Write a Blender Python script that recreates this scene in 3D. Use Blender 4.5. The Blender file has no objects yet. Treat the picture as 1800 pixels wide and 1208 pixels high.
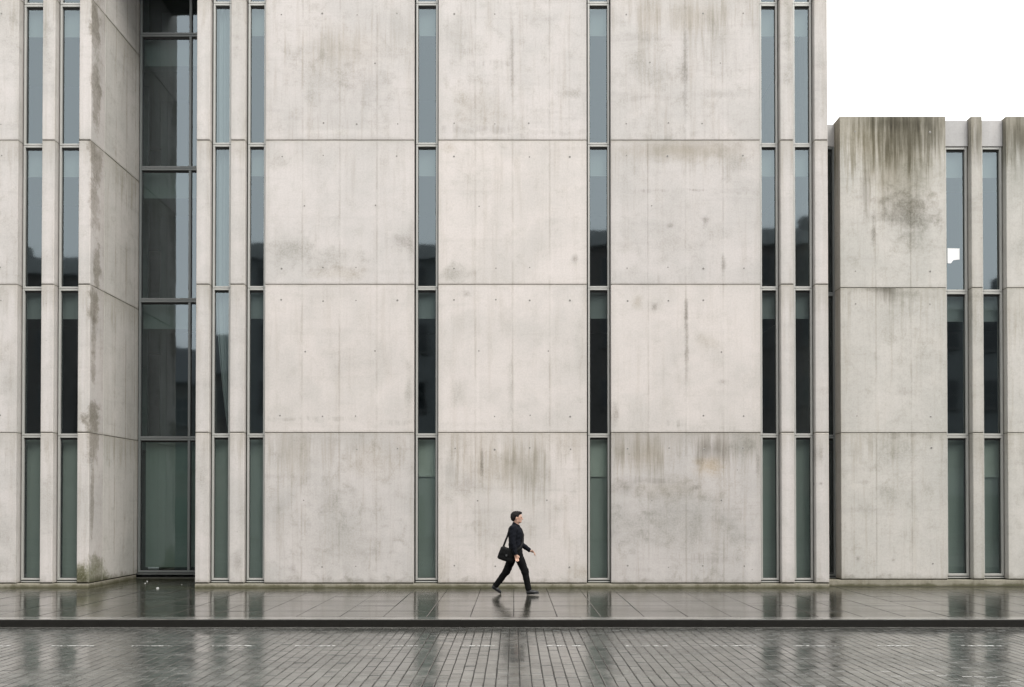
import bpy, bmesh, math, random
import numpy as np
from mathutils import Vector, Matrix

R = math.radians
random.seed(7)
S = bpy.context.scene
COL = S.collection

# ------------------------------------------------------------------ camera, sky, sun, exposure
CAM_Y, CAM_Z, PITCH, FPX = -19.0, 1.875, R(0.62), 1500.0
HOR, VPX = 885.0, 903.0                      # horizon row and vanishing column in the 1800 px photograph
VOFF = (HOR - 604.0) / FPX - math.tan(PITCH)
UOFF = -(VPX - 900.0) / FPX
cd = bpy.data.cameras.new('camera')
cam = bpy.data.objects.new('camera', cd)
COL.objects.link(cam)
cam.location = (0, CAM_Y, CAM_Z)
cam.rotation_euler = (math.pi / 2 + PITCH, 0, 0)
cd.lens, cd.sensor_width = 30.0, 36.0
cd.shift_x, cd.shift_y = UOFF * FPX / 1800, VOFF * FPX / 1800
cd.clip_start, cd.clip_end = 0.1, 2000
S.camera = cam

SUN_EL, SUN_AZ = R(52), R(138)
wd = bpy.data.worlds.new('World')
S.world = wd
wd.use_nodes = True
wt = wd.node_tree
bg = wt.nodes['Background']
sky = wt.nodes.new('ShaderNodeTexSky')
sky.sky_type = 'NISHITA'
sky.sun_disc = False
sky.sun_elevation, sky.sun_rotation = SUN_EL, SUN_AZ
sky.dust_density, sky.ozone_density = 6.0, 1.0
hs = wt.nodes.new('ShaderNodeHueSaturation')
hs.inputs['Saturation'].default_value = 0.10
wt.links.new(sky.outputs[0], hs.inputs['Color'])
mx = wt.nodes.new('ShaderNodeMix')           # overcast: an even cloud layer over the clear sky
mx.data_type = 'RGBA'
mx.inputs['Factor'].default_value = 0.80
wt.links.new(hs.outputs[0], mx.inputs[6])
mx.inputs[7].default_value = (9.9, 10.0, 10.15, 1)
wt.links.new(mx.outputs[2], bg.inputs['Color'])
bg.inputs['Strength'].default_value = 0.12

sl = bpy.data.lights.new('sun', 'SUN')
sl.energy, sl.angle, sl.color = 1.35, R(30), (1.0, 0.97, 0.93)
so = bpy.data.objects.new('sun', sl)
COL.objects.link(so)
so.rotation_euler = (R(38), 0, R(42))

S.view_settings.view_transform = 'Standard'
S.view_settings.look = 'None'
S.view_settings.exposure = 1.24
S.view_settings.gamma = 1.0
S.view_settings.use_curve_mapping = False
S.render.engine = 'CYCLES'
S.cycles.use_denoising = True
S.cycles.max_bounces = 8
S.cycles.diffuse_bounces = 4
S.cycles.glossy_bounces = 5
S.cycles.transparent_max_bounces = 12
S.cycles.sample_clamp_indirect = 6.0


def ray(px, py):
    u, v = (px - 900.0) / FPX + UOFF, (604.0 - py) / FPX + VOFF
    return Vector((u, math.cos(PITCH) - v * math.sin(PITCH), math.sin(PITCH) + v * math.cos(PITCH)))


def X(px, y=0.0, py=500.0):
    d = ray(px, py)
    return d.x / d.y * (y - CAM_Y)


def Z(py, y=0.0):
    d = ray(900, py)
    return CAM_Z + d.z / d.y * (y - CAM_Y)


def ground(px, py, z=0.0):
    d = ray(px, py)
    t = (z - CAM_Z) / d.z
    return Vector((d.x * t, CAM_Y + d.y * t, z))


# ------------------------------------------------------------------ node helper and materials
class NT:
    def __init__(self, name):
        self.m = bpy.data.materials.new(name)
        self.m.use_nodes = True
        self.t = self.m.node_tree
        self.b = self.t.nodes['Principled BSDF']
        self.out = self.t.nodes['Material Output']

    def n(self, kind, **kw):
        x = self.t.nodes.new(kind)
        for k, v in kw.items():
            setattr(x, k, v)
        return x

    def put(self, sock, v):
        if hasattr(v, 'default_value') or isinstance(v, bpy.types.NodeSocket):
            self.t.links.new(v, sock)
        elif isinstance(v, (tuple, list)) and len(v) == 3 and sock.type == 'RGBA':
            sock.default_value = (*v, 1)
        else:
            sock.default_value = v

    def math(self, op, a, b=0.0, c=0.0, clamp=False):
        x = self.n('ShaderNodeMath', operation=op, use_clamp=clamp)
        self.put(x.inputs[0], a)
        self.put(x.inputs[1], b)
        self.put(x.inputs[2], c)
        return x.outputs[0]

    def mix(self, f, a, b, mode='MIX'):
        x = self.n('ShaderNodeMix', data_type='RGBA', blend_type=mode)
        self.put(x.inputs[0], f)
        self.put(x.inputs[6], a)
        self.put(x.inputs[7], b)
        return x.outputs[2]

    def step(self, v, lo, hi, a=0.0, b=1.0):
        x = self.n('ShaderNodeMapRange', interpolation_type='SMOOTHSTEP')
        for i, q in enumerate((v, lo, hi, a, b)):
            self.put(x.inputs[i], q)
        return x.outputs[0]

    def sep(self, v):
        x = self.n('ShaderNodeSeparateXYZ')
        self.put(x.inputs[0], v)
        return x.outputs

    def com(self, a, b, c):
        x = self.n('ShaderNodeCombineXYZ')
        for i, q in enumerate((a, b, c)):
            self.put(x.inputs[i], q)
        return x.outputs[0]

    def vmul(self, v, s):
        x = self.n('ShaderNodeVectorMath', operation='MULTIPLY')
        self.put(x.inputs[0], v)
        x.inputs[1].default_value = s
        return x.outputs[0]

    def noise(self, v, scale, detail=4.0, rough=0.55, dist=0.0):
        x = self.n('ShaderNodeTexNoise')
        self.put(x.inputs['Vector'], v)
        x.inputs['Scale'].default_value = scale
        x.inputs['Detail'].default_value = detail
        x.inputs['Roughness'].default_value = rough
        x.inputs['Distortion'].default_value = dist
        return x.outputs['Fac']

    def bump(self, h, strength, dist, prev=None):
        x = self.n('ShaderNodeBump')
        x.inputs['Strength'].default_value = strength
        x.inputs['Distance'].default_value = dist
        self.put(x.inputs['Height'], h)
        if prev is not None:
            self.put(x.inputs['Normal'], prev)
        return x.outputs[0]


def plain(name, col, rough=0.6, metal=0.0, vary=0.0, scale=8.0, bump=0.0, spec=0.5):
    k = NT(name)
    k.b.inputs['Roughness'].default_value = rough
    k.b.inputs['Metallic'].default_value = metal
    k.b.inputs['Specular IOR Level'].default_value = spec
    if vary or bump:
        p = k.n('ShaderNodeNewGeometry').outputs['Position']
        nz = k.noise(p, scale, 6, 0.6)
        k.put(k.b.inputs['Base Color'], k.mix(nz, tuple(c * (1 - vary) for c in col), tuple(min(1, c * (1 + vary)) for c in col)))
        if bump:
            k.put(k.b.inputs['Normal'], k.bump(nz, 0.5, bump))
    else:
        k.put(k.b.inputs['Base Color'], col)
    return k.m


CONC = (0.492, 0.458, 0.434)
GREY = (0.62, 0.635, 0.60)
BROWN = (0.66, 0.63, 0.54)
DARK = (0.34, 0.33, 0.29)
OLIVE = (0.44, 0.41, 0.27)
MOSS = (0.22, 0.22, 0.12)
PALE = (1.16, 1.16, 1.16)


def concrete(name, stains=(), seams=(), seam_s=0.55, base=CONC, top=0.0, top_h=0.8, foot=None, seed=0.0, edge=0.5, dims=None, mott=1.0):
    """board-marked concrete; stains are (px, py, rx, rz, colour multiplier, strength, kind) at their place on the wall"""
    k = NT(name)
    P = k.n('ShaderNodeNewGeometry').outputs['Position']
    px, py_, pz = k.sep(P)[0:3]
    h = k.math('ADD', px, py_)
    V = k.com(h, seed * 7.3, pz)
    big = k.noise(V, 0.75, 5, 0.6, 0.4)
    mid = k.noise(V, 3.1, 7, 0.68, 0.3)
    strk = k.noise(k.com(k.math('MULTIPLY', h, 7.0), seed, k.math('MULTIPLY', pz, 0.45)), 1.0, 5, 0.62, 0.25)
    strf = k.noise(k.com(k.math('MULTIPLY', h, 19.0), seed + 3, k.math('MULTIPLY', pz, 0.9)), 1.0, 4, 0.65, 0.2)
    strk = k.math('ADD', k.math('MULTIPLY', strk, 0.62), k.math('MULTIPLY', strf, 0.38))
    lift = k.noise(k.com(k.math('MULTIPLY', h, 0.5), seed, k.math('MULTIPLY', pz, 5.0)), 1.0, 4, 0.6, 0.3)
    fine = k.noise(P, 27.0, 4, 0.75)
    grit = k.noise(P, 150.0, 2, 0.6)
    c = k.mix(k.step(big, 0.32, 0.70), base, tuple(base[i] * (0.86, 0.875, 0.87)[i] for i in range(3)))
    c = k.mix(k.math('MULTIPLY', k.math('MULTIPLY', k.step(mid, 0.47, 0.75), k.step(fine, 0.30, 0.62, 0.35, 1.0)), 0.60 * mott), c, k.mix(1.0, c, (0.72, 0.72, 0.675), 'MULTIPLY'))
    c = k.mix(k.math('MULTIPLY', k.step(strk, 0.49, 0.66), 0.42 * mott), c, k.mix(1.0, c, (0.76, 0.735, 0.68), 'MULTIPLY'))
    c = k.mix(k.math('MULTIPLY', k.step(strk, 0.46, 0.28), 0.35), c, k.mix(1.0, c, (1.09, 1.09, 1.10), 'MULTIPLY'))
    c = k.mix(k.math('MULTIPLY', k.step(lift, 0.54, 0.72), 0.30 * mott), c, k.mix(1.0, c, (0.80, 0.80, 0.79), 'MULTIPLY'))
    OC = k.n('ShaderNodeTexCoord').outputs['Object']
    ox, oy, oz = k.sep(OC)[0:3]
    wob = k.math('MULTIPLY', k.math('SUBTRACT', mid, 0.5), 0.05)
    for i, s in enumerate(seams):
        d = k.math('ABSOLUTE', k.math('ADD', k.math('SUBTRACT', ox, s), wob))
        br = k.step(k.noise(k.com(i * 3.1 + seed, 0.0, pz), 1.1, 4, 0.6), 0.38, 0.60)
        m1 = k.math('MULTIPLY', k.step(d, 0.035, 0.004), br)
        c = k.mix(k.math('MULTIPLY', m1, seam_s), c, k.mix(1.0, c, (0.66, 0.64, 0.59), 'MULTIPLY'))
        d2 = k.math('ABSOLUTE', k.math('SUBTRACT', k.math('SUBTRACT', ox, s), 0.05))
        c = k.mix(k.math('MULTIPLY', k.step(d2, 0.05, 0.01), k.math('MULTIPLY', k.math('SUBTRACT', 1.0, br), 0.3)), c, k.mix(1.0, c, (1.1, 1.1, 1.1), 'MULTIPLY'))
    if dims:
        w, hh = dims
        ex = k.math('MINIMUM', ox, k.math('SUBTRACT', w, ox))
        ez = k.math('MINIMUM', oz, k.math('SUBTRACT', hh, oz))
        em = k.math('MULTIPLY', k.step(k.math('ADD', ex, k.math('MULTIPLY', k.math('SUBTRACT', mid, 0.5), 0.30)), 0.16, 0.0), edge)
        c = k.mix(em, c, k.mix(1.0, c, (0.80, 0.80, 0.77), 'MULTIPLY'))
        em = k.math('MULTIPLY', k.step(k.math('ADD', ez, k.math('MULTIPLY', k.math('SUBTRACT', mid, 0.5), 0.14)), 0.07, -0.01), edge * 1.2)
        c = k.mix(em, c, k.mix(1.0, c, (0.66, 0.65, 0.58), 'MULTIPLY'))
        if top:
            dz = k.math('SUBTRACT', hh, oz)
            tm = k.math('MULTIPLY', k.step(k.math('SUBTRACT', dz, k.math('MULTIPLY', k.math('SUBTRACT', strk, 0.46), top_h * 4.0)), top_h, 0.0), top)
            c = k.mix(tm, c, k.mix(1.0, c, (0.66, 0.645, 0.575), 'MULTIPLY'))
    for (sx, sz, rx, rz, col, s, kind) in stains:
        a = k.math('DIVIDE', k.math('SUBTRACT', h, sx), rx)
        b = k.math('DIVIDE', k.math('SUBTRACT', pz, sz), rz)
        if kind == 'line':
            nz = mid
            d = k.math('MAXIMUM', k.math('ABSOLUTE', a), k.math('ABSOLUTE', k.math('ADD', b, k.math('MULTIPLY', k.math('SUBTRACT', big, 0.5), 6.0))))
            m = k.step(k.math('ADD', d, k.math('MULTIPLY', k.math('SUBTRACT', nz, 0.5), 4.0)), 1.0, 0.2)
            m = k.math('MULTIPLY', k.math('MULTIPLY', m, k.step(strk, 0.40, 0.60)), 0.55)
        else:
            nz = strk if kind == 'streak' else mid
            d = k.math('SQRT', k.math('ADD', k.math('MULTIPLY', a, a), k.math('MULTIPLY', b, b)))
            amp = {'streak': 2.2, 'mottle': 1.9, 'hard': 2.6, 'soft': 0.9}[kind]
            v = k.math('ADD', d, k.math('MULTIPLY', k.math('SUBTRACT', 0.5, nz), amp))
            m = k.step(v, 1.1, 0.50 if kind == 'hard' else -0.1)
            if kind == 'mottle':
                m = k.math('MULTIPLY', m, k.step(fine, 0.25, 0.65, 0.55, 1.0))
            if kind == 'hard':
                m = k.math('MULTIPLY', m, k.math('MULTIPLY', k.step(fine, 0.2, 0.6, 0.5, 1.0), k.step(big, 0.3, 0.6, 0.55, 1.0)))
            if kind != 'soft':
                m = k.math('MULTIPLY', m, k.step(d, 1.5, 0.9))
        c = k.mix(k.math('MULTIPLY', m, s), c, k.mix(1.0, c, col, 'MULTIPLY'))
    if foot is not None:                                  # moss and splashed dirt near the ground
        z0, zh, fs = foot
        fm = k.step(k.math('ADD', pz, k.math('MULTIPLY', k.math('SUBTRACT', 0.5, mid), zh * 2.2)), z0 + zh, z0)
        c = k.mix(k.math('MULTIPLY', fm, fs), c, k.mix(big, (0.050, 0.049, 0.024), (0.12, 0.11, 0.07)))
    c = k.mix(k.math('MULTIPLY', k.step(fine, 0.38, 0.68), 0.42), c, k.mix(1.0, c, (0.78, 0.78, 0.78), 'MULTIPLY'))
    c = k.mix(k.math('MULTIPLY', k.step(grit, 0.50, 0.72), 0.5), c, k.mix(1.0, c, (0.70, 0.70, 0.70), 'MULTIPLY'))
    vo = k.n('ShaderNodeTexVoronoi')                     # bug holes: sparse little pits
    k.put(vo.inputs['Vector'], V)
    vo.inputs['Scale'].default_value = 2.6
    vs_ = k.sep(vo.outputs['Color'])
    pit = k.math('MULTIPLY', k.step(vo.outputs['Distance'], k.math('MULTIPLY', vs_[1], 0.055), k.math('MULTIPLY', vs_[1], 0.03)), k.math('GREATER_THAN', vs_[0], 0.62))
    c = k.mix(k.math('MULTIPLY', pit, 0.55), c, (0.13, 0.125, 0.11))
    k.put(k.b.inputs['Base Color'], c)
    k.b.inputs['Roughness'].default_value = 0.82
    k.b.inputs['Specular IOR Level'].default_value = 0.25
    bm_ = k.bump(k.math('ADD', fine, k.math('MULTIPLY', mid, 1.5)), 0.35, 0.006)
    k.put(k.b.inputs['Normal'], bm_)
    return k.m


def wet(name, base, dry, rough_lo, rough_hi, seed=0.0, ripple=0.4, per_obj=0.12, coat_r=0.1, moss=False, edge=None, puddle=(0.42, 0.60)):
    k = NT(name)
    P = k.n('ShaderNodeNewGeometry').outputs['Position']
    px, py, pz = k.sep(P)[0:3]
    V = k.com(px, py, seed)
    big = k.noise(k.vmul(V, (0.30, 0.9, 1)), 1.3, 5, 0.6, 0.5)
    mid = k.noise(V, 5.0, 6, 0.65)
    fine = k.noise(P, 60.0, 3, 0.7)
    rnd = k.n('ShaderNodeObjectInfo').outputs['Random']
    c = k.mix(k.step(mid, 0.35, 0.7), base, dry)
    c = k.mix(k.step(fine, 0.35, 0.7, 0.0, 0.35), c, k.mix(1.0, c, (0.6, 0.6, 0.6), 'MULTIPLY'))
    g = k.math('ADD', 1.0 - per_obj, k.math('MULTIPLY', rnd, 2 * per_obj))
    c = k.mix(1.0, c, k.com(g, g, g), 'MULTIPLY')
    if edge:
        oc = k.sep(k.n('ShaderNodeTexCoord').outputs['Object'])
        wv = k.math('MULTIPLY', k.math('SUBTRACT', mid, 0.5), 0.03)
        e1 = k.step(k.math('ADD', k.math('ABSOLUTE', oc[0]), wv), edge[0] - 0.014, edge[0])
        e2 = k.step(k.math('ADD', k.math('ABSOLUTE', oc[1]), wv), edge[1] - 0.035, edge[1])
        c = k.mix(k.math('MULTIPLY', k.math('MAXIMUM', e1, e2), 0.75), c, (0.016, 0.015, 0.012))
    if moss:
        mz = k.step(k.math('ADD', py, k.math('MULTIPLY', k.math('SUBTRACT', mid, 0.5), 0.9)), -0.9, -0.02)
        c = k.mix(k.math('MULTIPLY', mz, 0.9), c, (0.020, 0.020, 0.010))
        mossm = mz
    k.put(k.b.inputs['Base Color'], c)
    wetm = k.step(big, puddle[0], puddle[1])
    rr = k.math('ADD', k.math('MULTIPLY', wetm, rough_lo - rough_hi), rough_hi)
    k.put(k.b.inputs['Roughness'], k.math('ADD', rr, k.math('MULTIPLY', k.math('SUBTRACT', mid, 0.5), 0.12)))
    k.b.inputs['Specular IOR Level'].default_value = 0.12 if moss else 0.2
    k.b.inputs['Coat Weight'].default_value = 0.56 if moss else 0.86
    k.b.inputs['Coat IOR'].default_value = 1.33
    if moss:
        k.put(k.b.inputs['Coat Weight'], k.math('SUBTRACT', 0.56, k.math('MULTIPLY', mossm, 0.42)))
    k.put(k.b.inputs['Coat Roughness'], k.math('MULTIPLY', rr, coat_r / max(rough_lo, 1e-3)))
    rip = k.noise(k.vmul(V, (1.2, 9.0, 1.0)), 1.6, 4, 0.6)
    nb = k.bump(rip, ripple, 0.004)
    nb2 = k.bump(fine, 0.25, 0.0025, nb)
    k.put(k.b.inputs['Normal'], nb2)
    k.put(k.b.inputs['Coat Normal'], nb)
    return k.m


def glass_mat(name, tint, refl_tint, lo=0.10, hi=1.0):
    """coated pane: mirror share by Fresnel, the rest seen through tinted glass"""
    k = NT(name)
    tr = k.n('ShaderNodeBsdfTransparent')
    tr.inputs[0].default_value = (*tint, 1)
    gl = k.n('ShaderNodeBsdfGlossy')
    gl.inputs['Color'].default_value = (*refl_tint, 1)
    gl.inputs['Roughness'].default_value = 0.035
    P = k.n('ShaderNodeNewGeometry').outputs['Position']
    nb = k.bump(k.noise(P, 0.8, 2, 0.5), 0.05, 0.05)
    k.put(gl.inputs['Normal'], nb)
    lw = k.n('ShaderNodeFresnel')
    bf = k.n('ShaderNodeNewGeometry').outputs['Backfacing']
    k.put(lw.inputs['IOR'], k.math('ADD', 1.52, k.math('MULTIPLY', bf, 1 / 1.52 - 1.52)))   # thin pane: alike from both sides
    f = k.math('ADD', k.math('MULTIPLY', lw.outputs[0], 1.0), lo, clamp=True)
    mixs = k.n('ShaderNodeMixShader')
    k.put(mixs.inputs[0], f)
    k.t.links.new(tr.outputs[0], mixs.inputs[1])
    k.t.links.new(gl.outputs[0], mixs.inputs[2])
    k.t.links.new(mixs.outputs[0], k.out.inputs['Surface'])
    return k.m


M = {}
M['frame'] = plain('window_frame_metal', (0.33, 0.325, 0.30), 0.5, 0.15, 0.12, 3.0)
M['frame_dark'] = plain('recess_frame_metal', (0.15, 0.16, 0.155), 0.5, 0.1, 0.12, 3.0)
M['gasket_and_shade'] = plain('gasket_and_shade_black', (0.012, 0.012, 0.011), 0.7)
M['joint'] = plain('joint_sealant', (0.030, 0.024, 0.018), 0.9)
M['tie'] = plain('tie_hole_shadow', (0.17, 0.16, 0.145), 0.9, 0, 0.3, 30)
M['glass'] = glass_mat('tinted_glass', (0.66, 0.72, 0.70), (0.80, 0.93, 0.98), 0.075)
M['glass_clear'] = glass_mat('recess_glass', (0.50, 0.60, 0.57), (0.80, 0.92, 0.98), 0.085)
M['blind'] = plain('blind_fabric', (0.165, 0.18, 0.175), 0.9, 0, 0.06, 5)
M['film'] = plain('green_screen_film', (0.265, 0.285, 0.255), 0.8, 0, 0.10, 2.0)
M['film_light'] = plain('pale_screen_film', (0.36, 0.38, 0.335), 0.8, 0, 0.08, 2.0)
M['curtain'] = plain('sheer_curtain', (0.20, 0.22, 0.22), 0.9, 0, 0.1, 9)
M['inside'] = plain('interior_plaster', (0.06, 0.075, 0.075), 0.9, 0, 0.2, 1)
M['roof'] = plain('roof_felt', (0.16, 0.16, 0.155), 0.9, 0, 0.2, 2)


# ------------------------------------------------------------------ mesh helpers
class MB:
    def __init__(self):
        self.bm = bmesh.new()
        self.mats = []

    def box(self, x0, x1, y0, y1, z0, z1, mi=0, bevel=0.0):
        vs = [self.bm.verts.new(p) for p in ((x0, y0, z0), (x1, y0, z0), (x1, y1, z0), (x0, y1, z0),
                                             (x0, y0, z1), (x1, y0, z1), (x1, y1, z1), (x0, y1, z1))]
        fs = [self.bm.faces.new([vs[i] for i in q]) for q in ((0, 3, 2, 1), (4, 5, 6, 7), (0, 1, 5, 4), (1, 2, 6, 5), (2, 3, 7, 6), (3, 0, 4, 7))]
        for f in fs:
            f.material_index = mi
        if bevel:
            es = list({e for f in fs for e in f.edges})
            r = bmesh.ops.bevel(self.bm, geom=es, offset=bevel, segments=1, affect='EDGES', profile=0.5)
            for f in r['faces']:
                f.material_index = mi
        return vs

    def quad(self, pts, mi=0):
        f = self.bm.faces.new([self.bm.verts.new(p) for p in pts])
        f.material_index = mi
        return f

    def tube(self, pts, r, n=6, flat=1.0):
        rings = []
        for i, p in enumerate(pts):
            p = Vector(p)
            a = Vector(pts[max(0, i - 1)])
            b = Vector(pts[min(len(pts) - 1, i + 1)])
            t = (b - a).normalized()
            s = t.cross(Vector((0, 1, 0)))
            s = s.normalized() if s.length > 1e-4 else Vector((1, 0, 0))
            u = s.cross(t)
            rings.append([self.bm.verts.new(p + s * (r * math.cos(2 * math.pi * j / n)) + u * (r * flat * math.sin(2 * math.pi * j / n))) for j in range(n)])
        for a, b in zip(rings, rings[1:]):
            for j in range(n):
                self.bm.faces.new((a[j], a[(j + 1) % n], b[(j + 1) % n], b[j]))
        self.bm.faces.new(rings[0][::-1])
        self.bm.faces.new(rings[-1])

    def mesh(self, name, mats, smooth=False):
        me = bpy.data.meshes.new(name)
        bmesh.ops.recalc_face_normals(self.bm, faces=self.bm.faces)
        self.bm.to_mesh(me)
        self.bm.free()
        for m in (mats if isinstance(mats, (list, tuple)) else [mats]):
            me.materials.append(m)
        if smooth:
            for p in me.polygons:
                p.use_smooth = True
        return me

    def build(self, name, mats, parent=None, loc=(0, 0, 0), smooth=False):
        return link(name, self.mesh(name, mats, smooth), parent, loc)


def link(name, me, parent=None, loc=(0, 0, 0), rz=0.0):
    o = bpy.data.objects.new(name, me)
    COL.objects.link(o)
    o.location = loc
    o.rotation_euler = (0, 0, rz)
    if parent is not None:
        o.parent = parent
    return o


def tag(o, label=None, cat=None, group=None, kind=None):
    for k, v in (('label', label), ('category', cat), ('group', group), ('kind', kind)):
        if v:
            o[k] = v
    return o


def thing(name, label, cat, loc=(0, 0, 0), group=None):
    return tag(link(name, None, None, loc), label, cat, group)


def sbox(name, m, parent, x0, x1, y0, y1, z0, z1, bevel=0.0):
    """one box part whose origin sits at its own lower front corner (parents stand at the world origin)"""
    b = MB()
    b.box(0, x1 - x0, 0, y1 - y0, 0, z1 - z0, 0, bevel)
    return b.build(name, m, parent, (x0, y0, z0))


def panel_mesh(w, h, d, seams, mat, gx=0.006, gz=0.006, ch=0.007):
    """precast wall panel: chamfered edges, shallow grooves where the form boards met, each board a hair proud of its neighbour"""
    b = MB()
    x0, x1, z0, z1 = gx, w - gx, gz, h - gz
    prof = [(x0, ch), (x0 + ch, 0.0)]
    off = 0.0
    for s in seams:
        nxt = random.uniform(-0.002, 0.002)
        s += random.uniform(-0.012, 0.012)
        prof += [(s - 0.003, off), (s, max(off, nxt, 0) + random.uniform(0.0004, 0.0032)), (s + 0.003, nxt)]
        off = nxt
    prof += [(x1 - ch, off), (x1, ch)]
    rows = [(z0, ch), (z0 + ch, 0.0), (z1 - ch, 0.0), (z1, ch)]
    grid = [[b.bm.verts.new((x, max(y, yy), z)) for (x, y) in prof] for (z, yy) in rows]
    for i in range(3):
        for j in range(len(prof) - 1):
            b.bm.faces.new((grid[i][j], grid[i][j + 1], grid[i + 1][j + 1], grid[i + 1][j]))
    back = [[b.bm.verts.new((x, d, z)) for (x, _) in prof] for z in (z0, z1)]
    n = len(prof)
    for j in range(n - 1):
        b.bm.faces.new((grid[0][j], back[0][j], back[0][j + 1], grid[0][j + 1]))
        b.bm.faces.new((grid[3][j], grid[3][j + 1], back[1][j + 1], back[1][j]))
        b.bm.faces.new((back[0][j], back[1][j], back[1][j + 1], back[0][j + 1]))
    for j, fl in ((0, 1), (n - 1, 0)):
        b.bm.faces.new([grid[0][j], grid[1][j], grid[2][j], grid[3][j], back[1][j], back[0][j]])
    return b.mesh('concrete_panel', mat)


def ties(parent, spots):
    b = MB()
    for (x, z, r) in spots:
        n = 10
        for (ra, rb, ya, yb) in ((r * 1.25, r, 0.001, -0.003), (r, r * 0.8, -0.003, -0.002)):
            A = [b.bm.verts.new((x + ra * math.cos(6.2832 * j / n), ya, z + ra * math.sin(6.2832 * j / n))) for j in range(n)]
            B = [b.bm.verts.new((x + rb * math.cos(6.2832 * j / n), yb, z + rb * math.sin(6.2832 * j / n))) for j in range(n)]
            for j in range(n):
                b.bm.faces.new((A[j], A[(j + 1) % n], B[(j + 1) % n], B[j])).material_index = 1 if ra > r else 0
        f = b.bm.faces.new(B)
        f.material_index = 0
    o = b.build('tie_hole', [M['tie'], M['tie_rim']], parent)
    o['kind'] = 'stuff'
    return o


M['tie_rim'] = plain('tie_hole_rim', (0.40, 0.385, 0.36), 0.85)
BIG_TIES = [(0.11, 0), (0.385, 0), (0.615, 0), (0.885, 0), (0.27, 1), (0.735, 1), (0.11, 2), (0.385, 2), (0.615, 2), (0.885, 2)]

# ------------------------------------------------------------------ the place: ground, road, kerb, pavement
KY = ground(903, 1089, 0.0).y                 # front of the kerb
ROADZ = -0.12
b = MB()
b.quad([(-400, -400, -0.16), (400, -400, -0.16), (400, 400, -0.16), (-400, 400, -0.16)])
g = b.build('ground', plain('bare_ground', (0.10, 0.10, 0.095), 0.8, 0, 0.2, 0.5))
tag(g, kind='structure')

M['slab'] = wet('wet_paving_slab', (0.020, 0.0195, 0.0145), (0.046, 0.044, 0.034), 0.035, 0.15, 1.0, 0.5, 0.16, 0.035, moss=True, edge=(0.352, 0.372))
M['paver'] = wet('wet_paver', (0.050, 0.051, 0.046), (0.105, 0.105, 0.095), 0.12, 0.28, 4.0, 0.14, 0.22, 0.10)
M['kerb'] = wet('wet_kerb_stone', (0.085, 0.082, 0.075), (0.15, 0.145, 0.13), 0.12, 0.3, 6.0, 0.2, 0.10, 0.08)
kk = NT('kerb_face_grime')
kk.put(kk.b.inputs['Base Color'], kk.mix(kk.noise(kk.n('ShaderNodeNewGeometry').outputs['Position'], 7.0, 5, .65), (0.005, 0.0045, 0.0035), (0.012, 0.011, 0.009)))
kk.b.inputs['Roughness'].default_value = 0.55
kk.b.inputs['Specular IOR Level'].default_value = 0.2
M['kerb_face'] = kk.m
M['joint_wet'] = wet('wet_joint_dirt', (0.012, 0.011, 0.009), (0.022, 0.020, 0.017), 0.4, 0.6, 2.0)
M['joint_wet'].node_tree.nodes['Principled BSDF'].inputs['Coat Weight'].default_value = 0.05
M['asphalt'] = wet('wet_asphalt', (0.045, 0.045, 0.045), (0.07, 0.07, 0.068), 0.2, 0.4, 9.0)

# road: pavers laid in columns that run away from the camera
RX, RY0 = 13.6, -12.6
b = MB()
b.quad([(-200, RY0, ROADZ - 0.008), (200, RY0, ROADZ - 0.008), (200, KY + 0.05, ROADZ - 0.008), (-200, KY + 0.05, ROADZ - 0.008)], 0)
b.quad([(-200, -26, ROADZ), (200, -26, ROADZ), (200, RY0 - 0.001, ROADZ), (-200, RY0 - 0.001, ROADZ)], 1)
road = b.build('road', [M['joint_wet'], M['asphalt']])
tag(road, kind='structure')
PW = 0.134
rnd = random.Random(3)
cells = []
ncol = int(2 * RX / PW)
for i in range(ncol):
    x = -RX + (i + 0.5) * PW + (VPX - 903) * 0
    y = KY - 0.14 - rnd.uniform(0.0, 0.30)
    first = True
    while y > RY0:
        L = rnd.choice((0.24, 0.28, 0.30, 0.33, 0.36))
        if first:
            L = min(L, KY - 0.14 - y + 0.2)
            y = KY - 0.14
            L = rnd.uniform(0.12, 0.34)
            first = False
        cells.append((x, y - L / 2, L))
        y -= L


def paver_verts(w, L, h=0.06, c=0.007):
    a, bb = w / 2, L / 2
    v = [(-a, -bb, -h), (a, -bb, -h), (a, bb, -h), (-a, bb, -h),
         (-a, -bb, -c), (a, -bb, -c), (a, bb, -c), (-a, bb, -c),
         (-a + c, -bb + c, 0), (a - c, -bb + c, 0), (a - c, bb - c, 0), (-a + c, bb - c, 0)]
    f = [(8, 9, 10, 11)]
    for k in (0, 4):
        for j in range(4):
            f.append((k + j, k + (j + 1) % 4, k + 4 + (j + 1) % 4, k + 4 + j))
    return v, f


def inframe(p):
    d = Vector(p) - Vector((0, CAM_Y, CAM_Z))
    z = d.y * math.cos(PITCH) + d.z * math.sin(PITCH)
    v = (-d.y * math.sin(PITCH) + d.z * math.cos(PITCH)) / z
    u = d.x / z
    return 0 < 900 + (u - UOFF) * FPX < 1800 and 604 - (v - VOFF) * FPX < 1206


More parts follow.
